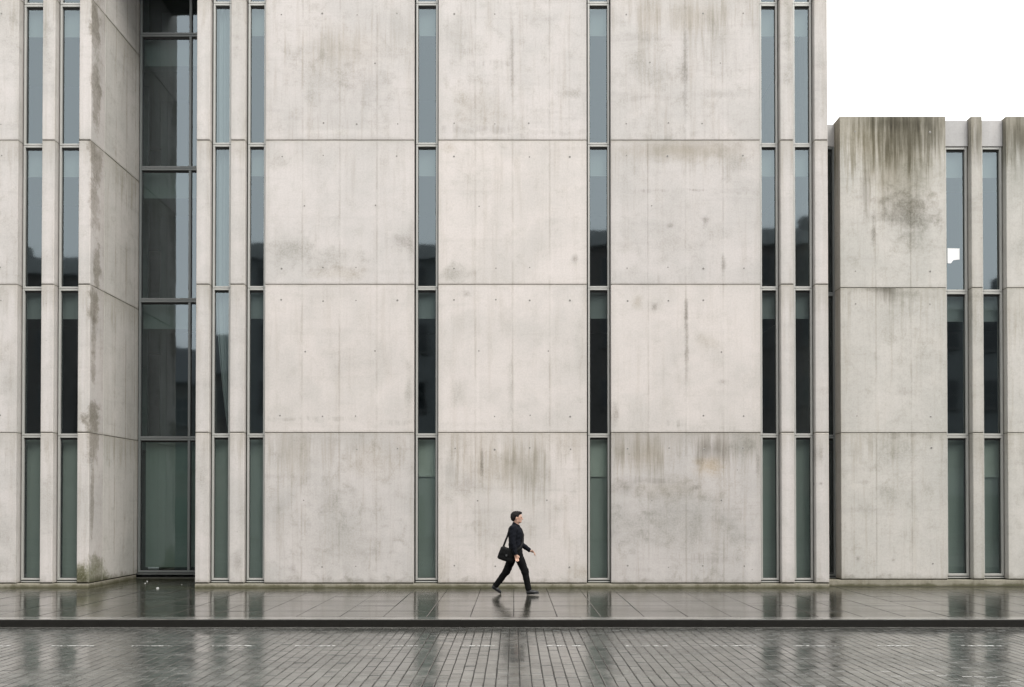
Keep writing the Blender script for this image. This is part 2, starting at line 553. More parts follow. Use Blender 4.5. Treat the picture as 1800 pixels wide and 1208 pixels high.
vis = sorted([c for c in cells if inframe((c[0], c[1], ROADZ))], key=lambda c: (c[1] + 0.004 * abs(c[0])))
near = set(vis[:290])
pm = {}
for c in sorted(near):
    Lk = round(c[2] * 20) / 20
    if Lk not in pm:
        v, f = paver_verts(PW - 0.010, Lk - 0.008, .06, .005)
        me = bpy.data.meshes.new('paver')
        me.from_pydata(v, [], f)
        me.materials.append(M['paver'])
        pm[Lk] = me
    o = link('paver', pm[Lk], road, (c[0] + rnd.uniform(-.002, .002), c[1], ROADZ + rnd.uniform(-0.002, 0.002)))
    o.scale = (1, (c[2] - 0.006) / (Lk - 0.006), 1)
    o.rotation_euler = (R(rnd.gauss(0, 0.35)), R(rnd.gauss(0, 0.35)), R(rnd.gauss(0, 0.3)))
VV, FF = [], []
for c in cells:
    if c in near:
        continue
    v, f = paver_verts(PW - 0.010, c[2] - 0.008, .06, .005)
    rx, ry, dz = rnd.gauss(0, 0.006), rnd.gauss(0, 0.006), rnd.uniform(-0.002, 0.002)
    n0 = len(VV)
    VV += [(p[0] + c[0], p[1] + c[1], p[2] + ROADZ + dz + p[0] * rx + p[1] * ry) for p in v]
    FF += [tuple(q + n0 for q in fc) for fc in f]
me = bpy.data.meshes.new('paver')
me.from_pydata(VV, [], FF)
k = NT('wet_paver_field')
me.materials.append(M['paver'])
o = link('paver', me, road)
o['kind'] = 'stuff'

# gutter strip against the kerb
b = MB()
b.box(-60, 60, KY - 0.135, KY - 0.004, ROADZ - 0.05, ROADZ - 0.004)
gut = b.build('gutter_channel', M['kerb'], road)

# worn dashes across the pavers
mk = NT('worn_road_paint')
P = mk.n('ShaderNodeNewGeometry').outputs['Position']
wear = mk.step(mk.noise(P, 14.0, 6, 0.7), 0.42, 0.58)
tr = mk.n('ShaderNodeBsdfTransparent')
ms = mk.n('ShaderNodeMixShader')
mk.put(mk.b.inputs['Base Color'], (0.42, 0.42, 0.40))
mk.b.inputs['Roughness'].default_value = 0.35
mk.put(ms.inputs[0], wear)
mk.t.links.new(mk.b.outputs[0], ms.inputs[1])
mk.t.links.new(tr.outputs[0], ms.inputs[2])
mk.t.links.new(ms.outputs[0], mk.out.inputs['Surface'])
M['paint'] = mk.m
DASH = [(0, 20), (90, 165), (232, 306), (373, 449), (519, 590), (660, 735), (807, 870), (958, 1022), (1100, 1175), (1252, 1330), (1395, 1470), (1543, 1622), (1690, 1766)]
dy = ground(903, 1136, ROADZ).y
for i, (a, c) in enumerate(DASH):
    x0, x1 = ground(a, 1136, ROADZ).x, ground(c, 1136, ROADZ).x
    b = MB()
    n = 10
    for j in range(n):
        xa, xb = x0 + (x1 - x0) * j / n, x0 + (x1 - x0) * (j + 1) / n
        b.quad([(xa, -0.030, 0), (xb - 0.004, -0.030, 0), (xb - 0.004, 0.030, 0), (xa, 0.030, 0)])
    b.build('lane_dash', M['paint'], road, (0, dy, ROADZ + 0.0055))

# kerb stones
kerb = tag(link('kerb', None), kind='structure')
KS = ground(1023, 1089, 0).x
pitch = ground(1235, 1089, 0).x - KS
kw = 0.30
for i in range(-9, 8):
    x0 = KS + i * pitch
    b = MB()
    vs = b.box(0.001, pitch - 0.001, 0, kw, ROADZ - 0.08, 0.0)
    fe = [e for e in b.bm.edges if all(abs(v.co.y) < 1e-6 and abs(v.co.z) < 1e-6 for v in e.verts)]
    bmesh.ops.bevel(b.bm, geom=fe, offset=0.016, segments=2, affect='EDGES', profile=0.5)
    b.bm.normal_update()
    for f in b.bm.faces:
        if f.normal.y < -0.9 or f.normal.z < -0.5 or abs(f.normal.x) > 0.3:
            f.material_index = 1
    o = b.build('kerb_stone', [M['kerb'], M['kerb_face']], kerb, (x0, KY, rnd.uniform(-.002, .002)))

# pavement slabs
b = MB()
b.quad([(-200, KY + kw, -0.012), (200, KY + kw, -0.012), (200, 0.36, -0.012), (-200, 0.36, -0.012)], 0)
XS0, XM0 = X(158), X(344.5)
b.quad([(XS0 + 0.001, 0.361, -0.012), (XM0, 0.361, -0.012), (XM0, 2.75, -0.012), (XS0 + 0.001, 2.75, -0.012)], 0)
pave = b.build('pavement', [M['joint_wet']])
tag(pave, kind='structure')
SWD, SDP = 0.72, 0.76
yb = KY + kw + 0.004
smesh = {}


def slab(x0, x1, y0, y1):
    key = (round(x1 - x0, 3), round(y1 - y0, 3))
    if key not in smesh:
        w, L = key
        v, f = paver_verts(w - 0.006, L - 0.008, 0.05, 0.007)
        me = bpy.data.meshes.new('paving_slab')
        me.from_pydata(v, [], f)
        me.materials.append(M['slab'])
        smesh[key] = me
    o = link('paving_slab', smesh[key], pave, ((x0 + x1) / 2, (y0 + y1) / 2, rnd.uniform(-.0015, .0015)))
    o.rotation_euler = (R(rnd.gauss(0, 0.10)), R(rnd.gauss(0, 0.10)), 0)


rows = []
y = yb
while y < -0.02:
    y1 = min(y + SDP, 0.10)
    if 0.10 - y1 < 0.2:
        y1 = 0.10
    rows.append((y, y1))
    y = y1
for (y0, y1) in rows:
    lim = 16 + int(2)
    for c in range(-lim, lim):
        if abs((c + 0.5) * SWD) > 11.9 + 0.3:
            continue
        slab(c * SWD, (c + 1) * SWD, y0, y1)
yy = [0.10, 0.86, 1.62, 2.48]
for y0, y1 in zip(yy, yy[1:]):
    n = 4
    for c in range(n):
        xa = XS0 + 0.02 + (XM0 - XS0 - 0.04) * c / n
        xb = XS0 + 0.02 + (XM0 - XS0 - 0.04) * (c + 1) / n
        slab(xa, xb, y0, y1)
for s in (-1, 1):                              # the paving goes on plain beyond the frame
    b = MB()
    x0, x1 = (12.24, 200) if s > 0 else (-200, -12.24)
    b.box(x0, x1, yb, 0.3, -0.05, -0.001)
    b.build('paving_strip', M['slab'], pave)

# ------------------------------------------------------------------ main building
Zj = [Z(1025.0), Z(760.5), Z(500.0), Z(246.5), Z(-3.0)]
ZTOP = Zj[4] + 2.7
bld = thing('concrete_building', 'tall pale concrete building with narrow full-height window slits and a deep glazed bay at left', 'building')
D = 0.32


def st(px, py, rx, rz, col, s, kind='mottle'):
    """a stain placed by its spot on the front wall (px of the photograph; radii in px), for walls near y = 0"""
    return (X(px, 0.0, py), Z(py), rx / 79.0, rz / 79.0, col, s, kind)


PAN_ST = {
    ('A', 3): [st(600, 85, 110, 55, BROWN, .42, 'streak'), st(560, 130, 90, 60, GREY, .5), st(640, 150, 60, 50, DARK, .22), st(700, 60, 40, 60, GREY, .4, 'streak'), st(600, 232, 120, 8, PALE, .7, 'soft')],
    ('A', 2): [st(510, 440, 55, 40, GREY, .75), st(590, 455, 80, 30, GREY, .5), st(600, 480, 70, 20, BROWN, .5), st(705, 425, 28, 18, DARK, .40), st(722, 430, 9, 45, DARK, .4), st(490, 280, 25, 25, GREY, .4)],
    ('A', 1): [st(520, 735, 60, 5, GREY, .8, 'line'), st(590, 738, 50, 5, GREY, .7, 'line'), st(700, 742, 40, 5, GREY, .7, 'line'), st(718, 690, 8, 60, GREY, .7), st(610, 640, 80, 60, GREY, .22), st(640, 690, 90, 40, PALE, .4)],
    ('A', 0): [st(520, 800, 60, 75, BROWN, .45, 'streak'), st(660, 810, 80, 50, BROWN, .4), st(580, 880, 60, 60, GREY, .5), st(600, 950, 120, 80, GREY, .45), st(515, 1000, 12, 12, DARK, .5), st(495, 900, 40, 90, GREY, .3, 'streak')],
    ('C', 3): [st(840, 190, 80, 60, BROWN, .35), st(865, 113, 36, 5, DARK, .5, 'line'), st(900, 100, 5, 80, DARK, .45), st(800, 60, 40, 60, GREY, .4, 'streak'), st(855, 236, 70, 5, PALE, 1.0, 'line'), st(850, 228, 80, 8, DARK, .45, 'line'), st(985, 236, 70, 5, DARK, .35, 'line'), st(1000, 165, 35, 12, GREY, .5), st(930, 232, 60, 5, PALE, .9, 'line')],
    ('C', 2): [st(800, 480, 40, 25, GREY, .7), st(850, 300, 60, 60, GREY, .18), st(1010, 455, 8, 10, DARK, .5), st(790, 260, 20, 12, BROWN, .6)],
    ('C', 1): [st(806, 690, 20, 40, GREY, .5), st(898, 690, 8, 60, GREY, .55), st(820, 518, 8, 8, DARK, .5), st(1020, 640, 15, 80, GREY, .3)],
    ('C', 0): [st(847, 815, 4, 40, DARK, .8), st(790, 830, 20, 50, GREY, .6, 'streak'), st(885, 820, 100, 50, BROWN, .55, 'streak'), st(940, 830, 60, 60, GREY, .5, 'streak'), st(820, 850, 20, 25, DARK, .3), st(1020, 1005, 30, 22, BROWN, .6), st(900, 880, 90, 40, PALE, .4), st(775, 1000, 15, 40, BROWN, .4)],
    ('E', 3): [st(1205, 120, 8, 110, DARK, .55), st(1120, 65, 50, 14, GREY, .5), st(1140, 130, 70, 60, GREY, .35), st(1265, 70, 60, 60, GREY, .5, 'streak'), st(1265, 165, 60, 12, GREY, .55), st(1120, 172, 60, 6, DARK, .3, 'line'), st(1160, 238, 100, 8, GREY, .6, 'line'), st(1210, 30, 120, 40, BROWN, .5, 'streak')],
    ('E', 2): [st(1200, 265, 140, 26, BROWN, .75, 'soft'), st(1290, 290, 45, 40, GREY, .5), st(1150, 335, 60, 4, DARK, .55, 'line'), st(1225, 335, 25, 3, DARK, .75, 'line'), st(1300, 337, 40, 4, GREY, .7, 'line'), st(1240, 387, 8, 12, DARK, .7), st(1178, 397, 10, 7, DARK, .6), st(1180, 420, 90, 60, GREY, .3), st(1170, 490, 80, 8, GREY, .5, 'line'), st(1272, 465, 5, 20, DARK, .5)],
    ('E', 1): [st(1207, 600, 5, 100, DARK, .55), st(1206, 550, 5, 35, DARK, .8), st(1120, 530, 14, 20, BROWN, .7), st(1150, 540, 7, 8, DARK, .6), st(1270, 672, 15, 8, DARK, .45), st(1081, 730, 8, 28, DARK, .5), st(1190, 742, 20, 5, GREY, .9, 'line'), st(1250, 750, 60, 5, GREY, .6, 'line'), st(1240, 600, 25, 20, BROWN, .35)],
    ('E', 0): [st(1250, 790, 45, 30, DARK, .60, 'streak'), st(1305, 785, 30, 28, (0.55, 0.58, 0.55), .75), st(1135, 800, 60, 45, BROWN, .75, 'streak'), st(1245, 820, 35, 24, (0.80, 0.68, 0.48), .75), st(1150, 843, 60, 6, DARK, .55, 'line'), st(1095, 855, 30, 22, DARK, .35), st(1225, 857, 12, 6, DARK, .6), st(1200, 930, 140, 90, GREY, .55), st(1110, 920, 40, 60, GREY, .5), st(1250, 983, 55, 8, DARK, .45, 'line'), st(1332, 815, 5, 30, DARK, .6), st(1180, 860, 110, 30, BROWN, .5), st(1320, 990, 14, 60, PALE, .5, 'soft')],
}
PAN_TOP = {('A', 3): .0, ('A', 2): .1, ('A', 1): .0, ('A', 0): .22, ('C', 3): 0, ('C', 2): .05, ('C', 1): 0, ('C', 0): .28, ('E', 3): .2, ('E', 2): .25, ('E', 1): 0, ('E', 0): .45}
TONE = {('A', 3): .95, ('A', 2): 1.0, ('A', 1): 1.02, ('A', 0): .94, ('C', 3): .99, ('C', 2): 1.05, ('C', 1): 1.05, ('C', 0): 1.02, ('E', 3): .97, ('E', 2): .96, ('E', 1): 1.03, ('E', 0): .88}      # each cast came out a little lighter or darker
PAN_MOTT = {3: 1.1, 2: 0.75, 1: 0.6, 0: 1.1}


def big_panel(parent, x0, x1, z0, z1, y, key, stains, top, frac=(.25, .5, .75), mott=1.0, tie=BIG_TIES, depth=D, rz=0.0, origin=None, base=CONC, edge=0.38, seam_s=0.42, foot=None, top_h=0.7):
    w, h = x1 - x0, z1 - z0
    seams = [f * w for f in frac]
    m = concrete('concrete_' + key, stains, seams, seam_s, base, top, top_h, foot, random.uniform(0, 9), edge, (w, h), mott)
    o = link('concrete_panel', panel_mesh(w, h, depth, seams, m), parent, origin or (x0, y, z0), rz)
    if tie:
        sp = []
        for (fx, lv) in tie:
            if random.random() < 0.22:
                continue
            zz = {0: h - 0.36, 1: h * 0.545, 2: 0.37}[lv]
            sp.append((fx * w + random.uniform(-.02, .02), zz + random.uniform(-.02, .02), random.uniform(0.013, 0.024)))
        ties(o, sp)
    return o


COLS = {'A': (465.5, 728.0), 'C': (770.0, 1031.8), 'E': (1073.5, 1336.8)}
XC = {k_: (X(a), X(c)) for k_, (a, c) in COLS.items()}
Zall = Zj + [ZTOP]
for key, (x0, x1) in XC.items():
    for s in range(5):
        big_panel(bld, x0, x1, Zall[s], Zall[s + 1], 0.0, key + 'abcde'[s], PAN_ST.get((key, s), []), PAN_TOP.get((key, s), .3),
                  base=tuple(q * TONE.get((key, s), 1.0) * (1.0 + .012 * (1 - i) * (TONE.get((key, s), 1.0) > 1)) for i, q in enumerate(CONC)), mott=PAN_MOTT.get(s, 1.0), foot=(Zj[0] - 0.15, 0.30, .5) if s == 0 else None)

# narrow piers (front and the four columns between slits)
PIERS = [(344.0, 368.5), (404.0, 430.5), (1372.0, 1395.8), (1432.2, 1456.5)]
LP = [(71.8, 94.8)]
pier_m = {}
for s in range(5):
    sts = []
    if s == 0:
        sts = [st(355, 830, 12, 60, GREY, .5), st(417, 985, 10, 30, DARK, .4), st(1441, 800, 10, 30, DARK, .35), st(1443, 850, 4, 4, DARK, .7), st(82, 900, 14, 90, GREY, .4)]
    if s == 3:
        sts = [st(1385, 60, 12, 120, GREY, .8), st(82, 60, 14, 90, GREY, .6), st(1441, 100, 10, 90, GREY, .5), st(417, 60, 12, 80, GREY, .5)]
    pier_m[s] = concrete('concrete_pier_' + 'abcde'[s], sts, (), .5, CONC, .35, .6, (Zj[0] - 0.15, 0.3, .5) if s == 0 else None, 3.3 + s, .45, (0.31, Zall[s + 1] - Zall[s]), .9)
for (a, c) in PIERS + LP:
    x0, x1 = X(a), X(c)
    for s in range(5):
        o = link('concrete_pier', panel_mesh(x1 - x0, Zall[s + 1] - Zall[s], D, (), pier_m[s], ch=0.014), bld, (x0, 0, Zall[s]))

# left wing: outer panel, corner pier, side wall of the deep bay
xl1 = X(30.8)
xl0 = xl1 - 3.35
for s in range(5):
    stl = [st(10, 950, 30, 90, GREY, .4)] if s == 0 else ([st(10, 60, 40, 90, GREY, .5)] if s == 3 else [st(14, 650 - 250 * (s - 1), 30, 90, GREY, .3)])
    big_panel(bld, xl0, xl1, Zall[s], Zall[s + 1], 0.0, 'left' + 'abcde'[s], stl, .35, foot=(Zj[0] - 0.15, 0.30, .6) if s == 0 else None)
XS = X(158.0)
xq = X(136.5)
D2 = 0.66                                     # first board of the side wall belongs to the corner pier


def sd(y, pz, ry, rz, col, s, kind='mottle'):
    return (XS + y, pz, ry, rz, col, s, kind)


zc = lambda s, f: Zall[s] + (Zall[s + 1] - Zall[s]) * f
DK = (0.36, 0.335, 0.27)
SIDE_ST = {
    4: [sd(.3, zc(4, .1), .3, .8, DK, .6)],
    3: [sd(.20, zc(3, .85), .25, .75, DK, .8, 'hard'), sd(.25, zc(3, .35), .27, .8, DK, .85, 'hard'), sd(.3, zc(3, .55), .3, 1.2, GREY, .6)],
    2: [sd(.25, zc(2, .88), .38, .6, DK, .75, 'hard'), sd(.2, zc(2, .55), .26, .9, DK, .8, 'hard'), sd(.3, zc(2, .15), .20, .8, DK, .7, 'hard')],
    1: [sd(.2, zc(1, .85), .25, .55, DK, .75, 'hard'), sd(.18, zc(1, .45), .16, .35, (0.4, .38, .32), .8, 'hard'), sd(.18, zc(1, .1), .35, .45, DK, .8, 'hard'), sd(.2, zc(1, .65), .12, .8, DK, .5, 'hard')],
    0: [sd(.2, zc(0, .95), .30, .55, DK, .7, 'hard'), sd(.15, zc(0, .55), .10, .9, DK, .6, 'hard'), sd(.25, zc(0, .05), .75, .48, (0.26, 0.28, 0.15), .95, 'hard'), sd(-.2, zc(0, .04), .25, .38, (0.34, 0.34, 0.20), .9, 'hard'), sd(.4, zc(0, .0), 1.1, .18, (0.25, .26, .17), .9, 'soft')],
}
for s in range(5):
    m = concrete('concrete_corner_' + 'abcde'[s], SIDE_ST[s], (), .5, CONC, .3, .6, (Zj[0] - 0.15, 0.3, .6) if s == 0 else None, 5.5 + s, .4, (XS - xq, Zall[s + 1] - Zall[s]), 1.0)
    link('concrete_pier', panel_mesh(XS - xq + 0.006, Zall[s + 1] - Zall[s], D2, (), m, ch=0.018), bld, (xq, 0, Zall[s]))
YG = 2.42                                     # glazing plane of the bay
for s in range(5):
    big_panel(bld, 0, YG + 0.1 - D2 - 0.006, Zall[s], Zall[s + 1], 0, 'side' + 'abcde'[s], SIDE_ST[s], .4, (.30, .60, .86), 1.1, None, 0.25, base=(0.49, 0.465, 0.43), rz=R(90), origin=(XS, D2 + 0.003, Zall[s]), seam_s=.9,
              foot=(Zj[0] - 0.15, 0.35, .7) if s == 0 else None)
XM = X(344.0)
mside = concrete('concrete_return_wall', (), (), .5, CONC, 0, .5, None, 8.1)
for s in range(5):
    w = YG + 0.1 - D - 0.006
    link('concrete_panel', panel_mesh(w, Zall[s + 1] - Zall[s], 0.2, (w / 3, 2 * w / 3), mside), bld, (XM, YG + 0.1, Zall[s]), R(-90))
# the east end of the tall block above and beside the low wing
XE = X(1456.5)
for s in range(5):
    w = 8.0 - D
    link('concrete_panel', panel_mesh(w, Zall[s + 1] - Zall[s], 0.2, (w / 4, w / 2, w * .75), mside), bld, (XE, D + 0.003, Zall[s]), R(90))
link('concrete_panel', panel_mesh(8.0, ZTOP, 0.2, (2, 4, 6), mside), bld, (xl0, 8.0, 0), R(-90))

# plinth
pl = concrete('concrete_plinth', (), (), .5, (0.25, 0.23, 0.18), 0, .5, (0.0, 0.08, 1.0), 2.2, .3, None, 1.9)
for (a, c, y1) in ((xl0, XS - 0.004, .34), (XM + .004, XE - 0.004, .34)):
    b = MB()
    b.box(0, c - a, 0, y1, -0.1, Zj[0] - 0.018, 0, 0.008)
    b.build('plinth', pl, bld, (a, 0.006, 0))
b = MB()
b.box(0, 0.3, 0, YG - .34, -0.1, Zj[0] - 0.018, 0, 0.008)
b.build('plinth', pl, bld, (XS - 0.306, 0.347, 0))
b = MB()
b.box(0.0, XM - XS, 0, 0.2, -0.1, Z(1013, YG) - 0.03, 0)
b.build('plinth', plain('bay_plinth', (0.06, 0.06, 0.05), .7, 0, .3, 6), bld, (XS, YG - 0.02, 0))

# joint backing behind the panels, seen as dark lines in the joints
b = MB()
for (x0, x1) in list(XC.values()) + [(X(a), X(c)) for a, c in PIERS + LP] + [(xl0, xl1)]:
    b.box(x0 + 0.012, x1 - 0.012, 0.020, D - 0.01, 0.02, ZTOP - 0.02)
b.box(xq + 0.014, XS - 0.016, 0.022, D2 - 0.01, 0.02, ZTOP - 0.02)
b.box(XS - 0.24, XS - 0.020, D2 + 0.01, YG, 0.02, ZTOP - 0.02)
b.build('joint_sealant', M['joint'], bld)


# ------------------------------------------------------------------ windows
WR = random.Random(11)


def window(parent, x0, x1, z0, z1, yf, bar=0.043, gap=0.028, glass='glass', fm='frame', mull=(), back=None, sill=False, skew=0.0):
    """one glazed unit: frame > gaskets, panes and whatever hangs behind the glass; x0..x1 is the clear slit"""
    a, c = x0 + gap, x1 - gap * 0.55
    ox = (x0 + x1) / 2
    A, C = a - ox, c - ox
    H = z1 - z0
    b = MB()
    fz0 = 0.0
    if sill:
        b.box(A, C, -0.012, 0.05, 0.0, 0.022, 0, 0.003)
        fz0 = 0.048
    zt = H - 0.006
    b.box(A, A + bar, 0, 0.075, fz0, zt, 0, 0.004)
    b.box(C - bar, C, 0, 0.075, fz0, zt, 0, 0.004)
    b.box(A + bar, C - bar, 0.001, 0.075, fz0, fz0 + bar, 0, 0.004)
    b.box(A + bar, C - bar, 0.001, 0.075, zt - bar, zt, 0, 0.004)
    spans = []
    xs = [A + bar]
    for mxp in mull:
        mm = mxp - ox
        b.box(mm - bar * .6, mm + bar * .6, 0.002, 0.075, fz0 + bar, zt - bar, 0, 0.004)
        spans.append((xs[-1], mm - bar * .6))
        xs.append(mm + bar * .6)
    spans.append((xs[-1], C - bar))
    w = b.build('window', M[fm], parent, (ox, yf, z0))
    gk = MB()
    gk.box(x0 - ox + 0.002, A - 0.001, 0.05, 0.10, 0, H - 0.001)
    gk.box(C + 0.001, x1 - ox - 0.002, 0.05, 0.10, 0, H - 0.001)
    gk.box(A, C, 0.03, 0.09, H - 0.005, H - 0.0005)
    if sill:
        gk.box(A, C, 0.012, 0.09, 0.0225, 0.0475)
    for (p, q) in spans:
        g_ = 0.012
        gk.box(p, p + g_, 0.050, 0.072, fz0 + bar, zt - bar)
        gk.box(q - g_, q, 0.050, 0.072, fz0 + bar, zt - bar)
        gk.box(p + g_, q - g_, 0.050, 0.072, fz0 + bar, fz0 + bar + g_)
        gk.box(p + g_, q - g_, 0.046, 0.072, zt - bar - 0.045, zt - bar)  # taller dark strip drawn in for the shadow under the head bar
    gk.build('gasket_and_shade', M['gasket_and_shade'], w)
    for (p, q) in spans:
        pn = MB()
        pn.quad([(p + .004, 0.058, fz0 + bar + .004), (q - .004, 0.058, fz0 + bar + .004), (q - .004, 0.058, zt - bar - .004), (p + .004, 0.058, zt - bar - .004)])
        po = pn.build('pane', M[glass], w)
        if po.data.polygons[0].normal.y > 0:
            po.data.flip_normals()
        # no pane sits quite true, so each mirrors a slightly different strip of the street
        zc_ = (fz0 + zt) / 2
        po.matrix_local = Matrix.Translation(((p + q) / 2, 0.058, zc_)) @ Matrix.Rotation(R(skew + WR.gauss(0, .12 if not skew else .02)), 4, 'Z') @ Matrix.Rotation(R(WR.gauss(0, .07)), 4, 'X') @ Matrix.Translation((-(p + q) / 2, -0.058, -zc_))
    if back:
        back(w, A + 0.01, C - 0.01, fz0 + 0.02, H - 0.02)
    return w


def blind(hh, mat='blind', y=0.16):
    def f(w, a, c, z0, z1):
        b = MB()
        b.box(a, c, y, y + 0.006, z1 - hh, z1)
        b.box(a, c, y - 0.006, y + 0.012, z1 - hh - 0.02, z1 - hh, 0, 0.003)
        b.build('roller_blind', M[mat], w)
    return f


def screen(hh=0.0, y=0.20):
    def f(w, a, c, z0, z1):
        b = MB()
        b.box(a, c, y, y + 0.006, z0, z1 - hh)
        b.build('screen', M['film'], w)
        if hh:
            b = MB()
            b.box(a, c, y - 0.03, y - 0.024, z1 - hh - 0.03, z1)
            b.build('roller_blind', M['film_light'], w)
    return f


def curtain(open_=0.0, top=0.0):
    def f(w, a, c, z0, z1):
        b = MB()
        n, rows_ = 26, 10
        vs = []
        for r_ in range(rows_ + 1):
            t = r_ / rows_
            pull = open_ * (1 - t) ** 1.5
            row = []
            for i in range(n + 1):
                s = i / n
                xx = a + (c - a) * (pull + (1 - pull) * s)
                row.append(b.bm.verts.new((xx, 0.18 + 0.022 * math.sin(s * 22 + 0.6 * math.sin(t * 3)), z0 + (z1 - z0) * t)))
            vs.append(row)
        for r_ in range(rows_):
            for i in range(n):
                b.bm.faces.new((vs[r_][i], vs[r_][i + 1], vs[r_ + 1][i + 1], vs[r_ + 1][i]))
        b.build('curtain', M['curtain'], w, smooth=True)
    return f


SLITS = [  # left px, right px, depth of the frame behind the wall face, what hangs behind each storey's glass from the ground up
    (30.8, 71.8, .15, [screen(), blind(.62), blind(.62), blind(.62)]),
    (94.8, 136.5, .15, [screen(), blind(.62), blind(.62), blind(.62)]),
    (368.5, 404.0, .10, [screen(), curtain(.75), curtain(), curtain()]),
    (430.5, 465.5, .10, [screen(), blind(.62), blind(.62), blind(.62)]),
    (728.0, 770.0, .10, [screen(.87), blind(.62), blind(.62), blind(.62)]),
    (1031.8, 1073.5, .10, [screen(.87), blind(.62), blind(.62), blind(.62)]),
    (1336.8, 1372.0, .12, [screen(), blind(.62), blind(.62), blind(.62)]),
    (1395.8, 1432.2, .12, [screen(), blind(.62), blind(.62), blind(.62)]),
]
for (a, c, yf, backs) in SLITS:
    x0, x1 = X(a), X(c)
    zs = [Z(1023.6, yf)] + [zz - 0.055 for zz in Zj[1:]] + [ZTOP - 0.3]
    for s in range(5):
        window(bld, x0, x1, zs[s], zs[s + 1], yf, sill=(s == 0), back=backs[s] if s < 4 else blind(.6))
    b = MB()
    b.box(x0 + .002, x1 - .002, yf, D - 0.02, zs[5] + .001, ZTOP - 0.02)
    b.build('lintel', pier_m[4], bld)

# the deep bay: full-width glazing two and a half metres behind the front
zb = [Z(1010, YG), Z(770.5, YG), Z(527.5, YG), Z(295.5, YG), Z(60.5, YG), Z(60.5, YG) + 3.1]


def bay_back(kind):
    def f(w, a, c, z0, z1):
        b = MB()
        if kind == 'screen':
            b.box(a + 0.10, 0.34, 0.20, 0.206, z0 + 0.10, z1 - 0.06)
            b.build('screen', M['film'], w)
        else:
            b.box(a, c, 0.25, 0.256, z1 - 0.66, z1)
            b.build('roller_blind', M['blind'], w)
    return f


xb0, xb1 = XS, XM + 0.62
mu = X(333.0, YG)
for s in range(5):
    window(bld, xb0, xb1, zb[s], zb[s + 1], YG, bar=0.05, gap=0.03, glass='glass_clear', fm='frame_dark', mull=(mu,), back=bay_back('screen' if s == 0 else 'blind'), sill=(s == 0), skew=0.36)

# shell behind the facade: floors, back wall, roof, partition
XR = XE - 0.21
b = MB()
b.box(xl0 + .21, XR, 7.7, 7.99, 0, ZTOP - 0.5)
b.build('rear_wall', mside, bld)
b = MB()
b.box(xl0 + .21, XR, D + 0.02, 7.69, ZTOP - 0.45, ZTOP - 0.25)
b.build('roof', M['roof'], bld)
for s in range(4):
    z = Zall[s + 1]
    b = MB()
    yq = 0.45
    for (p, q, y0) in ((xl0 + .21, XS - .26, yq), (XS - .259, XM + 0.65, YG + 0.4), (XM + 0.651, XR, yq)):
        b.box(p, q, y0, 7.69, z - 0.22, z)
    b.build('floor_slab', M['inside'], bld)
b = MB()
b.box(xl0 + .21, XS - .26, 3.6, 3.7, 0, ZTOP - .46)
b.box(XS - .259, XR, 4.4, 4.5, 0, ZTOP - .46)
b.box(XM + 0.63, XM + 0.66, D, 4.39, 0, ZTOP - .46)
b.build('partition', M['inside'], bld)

# ------------------------------------------------------------------ low wing on the right
wing = thing('concrete_wing', 'lower concrete wing at right with dark streaks running down from its parapet', 'building')
YW = 0.42
Xw = lambda px: X(px, YW)
wz = [Z(1018.2, YW), Z(761.0, YW), Z(506.0, YW), Z(204.5, YW)]


def sw(px, py, rx, rz, col, s, kind='mottle'):
    x = X(px, YW, py)
    return (x + YW, Z(py, YW), rx / 77.0, rz / 77.0, col, s, kind)


WING_ST = {
    2: [sw(1585, 270, 105, 130, (0.74, 0.72, 0.64), .9, 'soft'), sw(1590, 370, 75, 45, DARK, .5, 'mottle'), sw(1590, 235, 95, 70, DARK, .85, 'streak'), sw(1575, 215, 100, 22, (0.33, 0.32, 0.27), .8, 'streak'), sw(1530, 255, 50, 80, OLIVE, .55, 'streak'), sw(1575, 290, 75, 110, (0.62, .60, .54), .75, 'streak'), sw(1600, 380, 60, 50, (0.5, .49, .45), .6), sw(1590, 385, 60, 5, DARK, .6, 'line'), sw(1535, 400, 5, 60, DARK, .55), sw(1610, 420, 50, 50, GREY, .45), sw(1520, 340, 14, 70, DARK, .5, 'streak'), sw(1640, 225, 25, 60, DARK, .6, 'streak'), sw(1600, 320, 45, 60, GREY, .6)],
    1: [sw(1560, 512, 26, 26, DARK, .7, 'streak'), sw(1545, 508, 34, 8, DARK, .6), sw(1545, 510, 60, 8, DARK, .6, 'line'), sw(1600, 520, 50, 14, GREY, .6), sw(1590, 690, 20, 14, DARK, .3), sw(1560, 560, 60, 60, GREY, .3, 'streak'), sw(1600, 600, 60, 100, GREY, .25)],
    0: [sw(1510, 855, 24, 5, PALE, .9, 'line'), sw(1520, 848, 14, 5, DARK, .4), sw(1570, 800, 60, 40, GREY, .35), sw(1575, 870, 50, 30, GREY, .45), sw(1508, 983, 6, 8, DARK, .7), sw(1570, 985, 5, 5, DARK, .5), sw(1600, 763, 60, 7, DARK, .6, 'line')],
    'Q': [sw(1800, 240, 60, 60, DARK, .85, 'streak'), sw(1790, 300, 40, 90, GREY, .7, 'streak'), sw(1800, 420, 40, 60, GREY, .4)],
}
xp0, xp1 = Xw(1476.7), Xw(1664.0)
WT = [(0.15, 0), (0.85, 0), (0.15, 2), (0.85, 2)]
DW = 0.40
for s in range(3):
    big_panel(wing, xp0, xp1, wz[s], wz[s + 1], YW, 'wing' + 'abc'[s], WING_ST[s], (.3, .3, .95)[s], (.335, .665), 1.0, WT, DW, base=(0.455, 0.43, 0.395), top_h=1.3 if s == 2 else .5,
              foot=(wz[0] - .15, .3, .6) if s == 0 else None)
xq0 = Xw(1769.5)
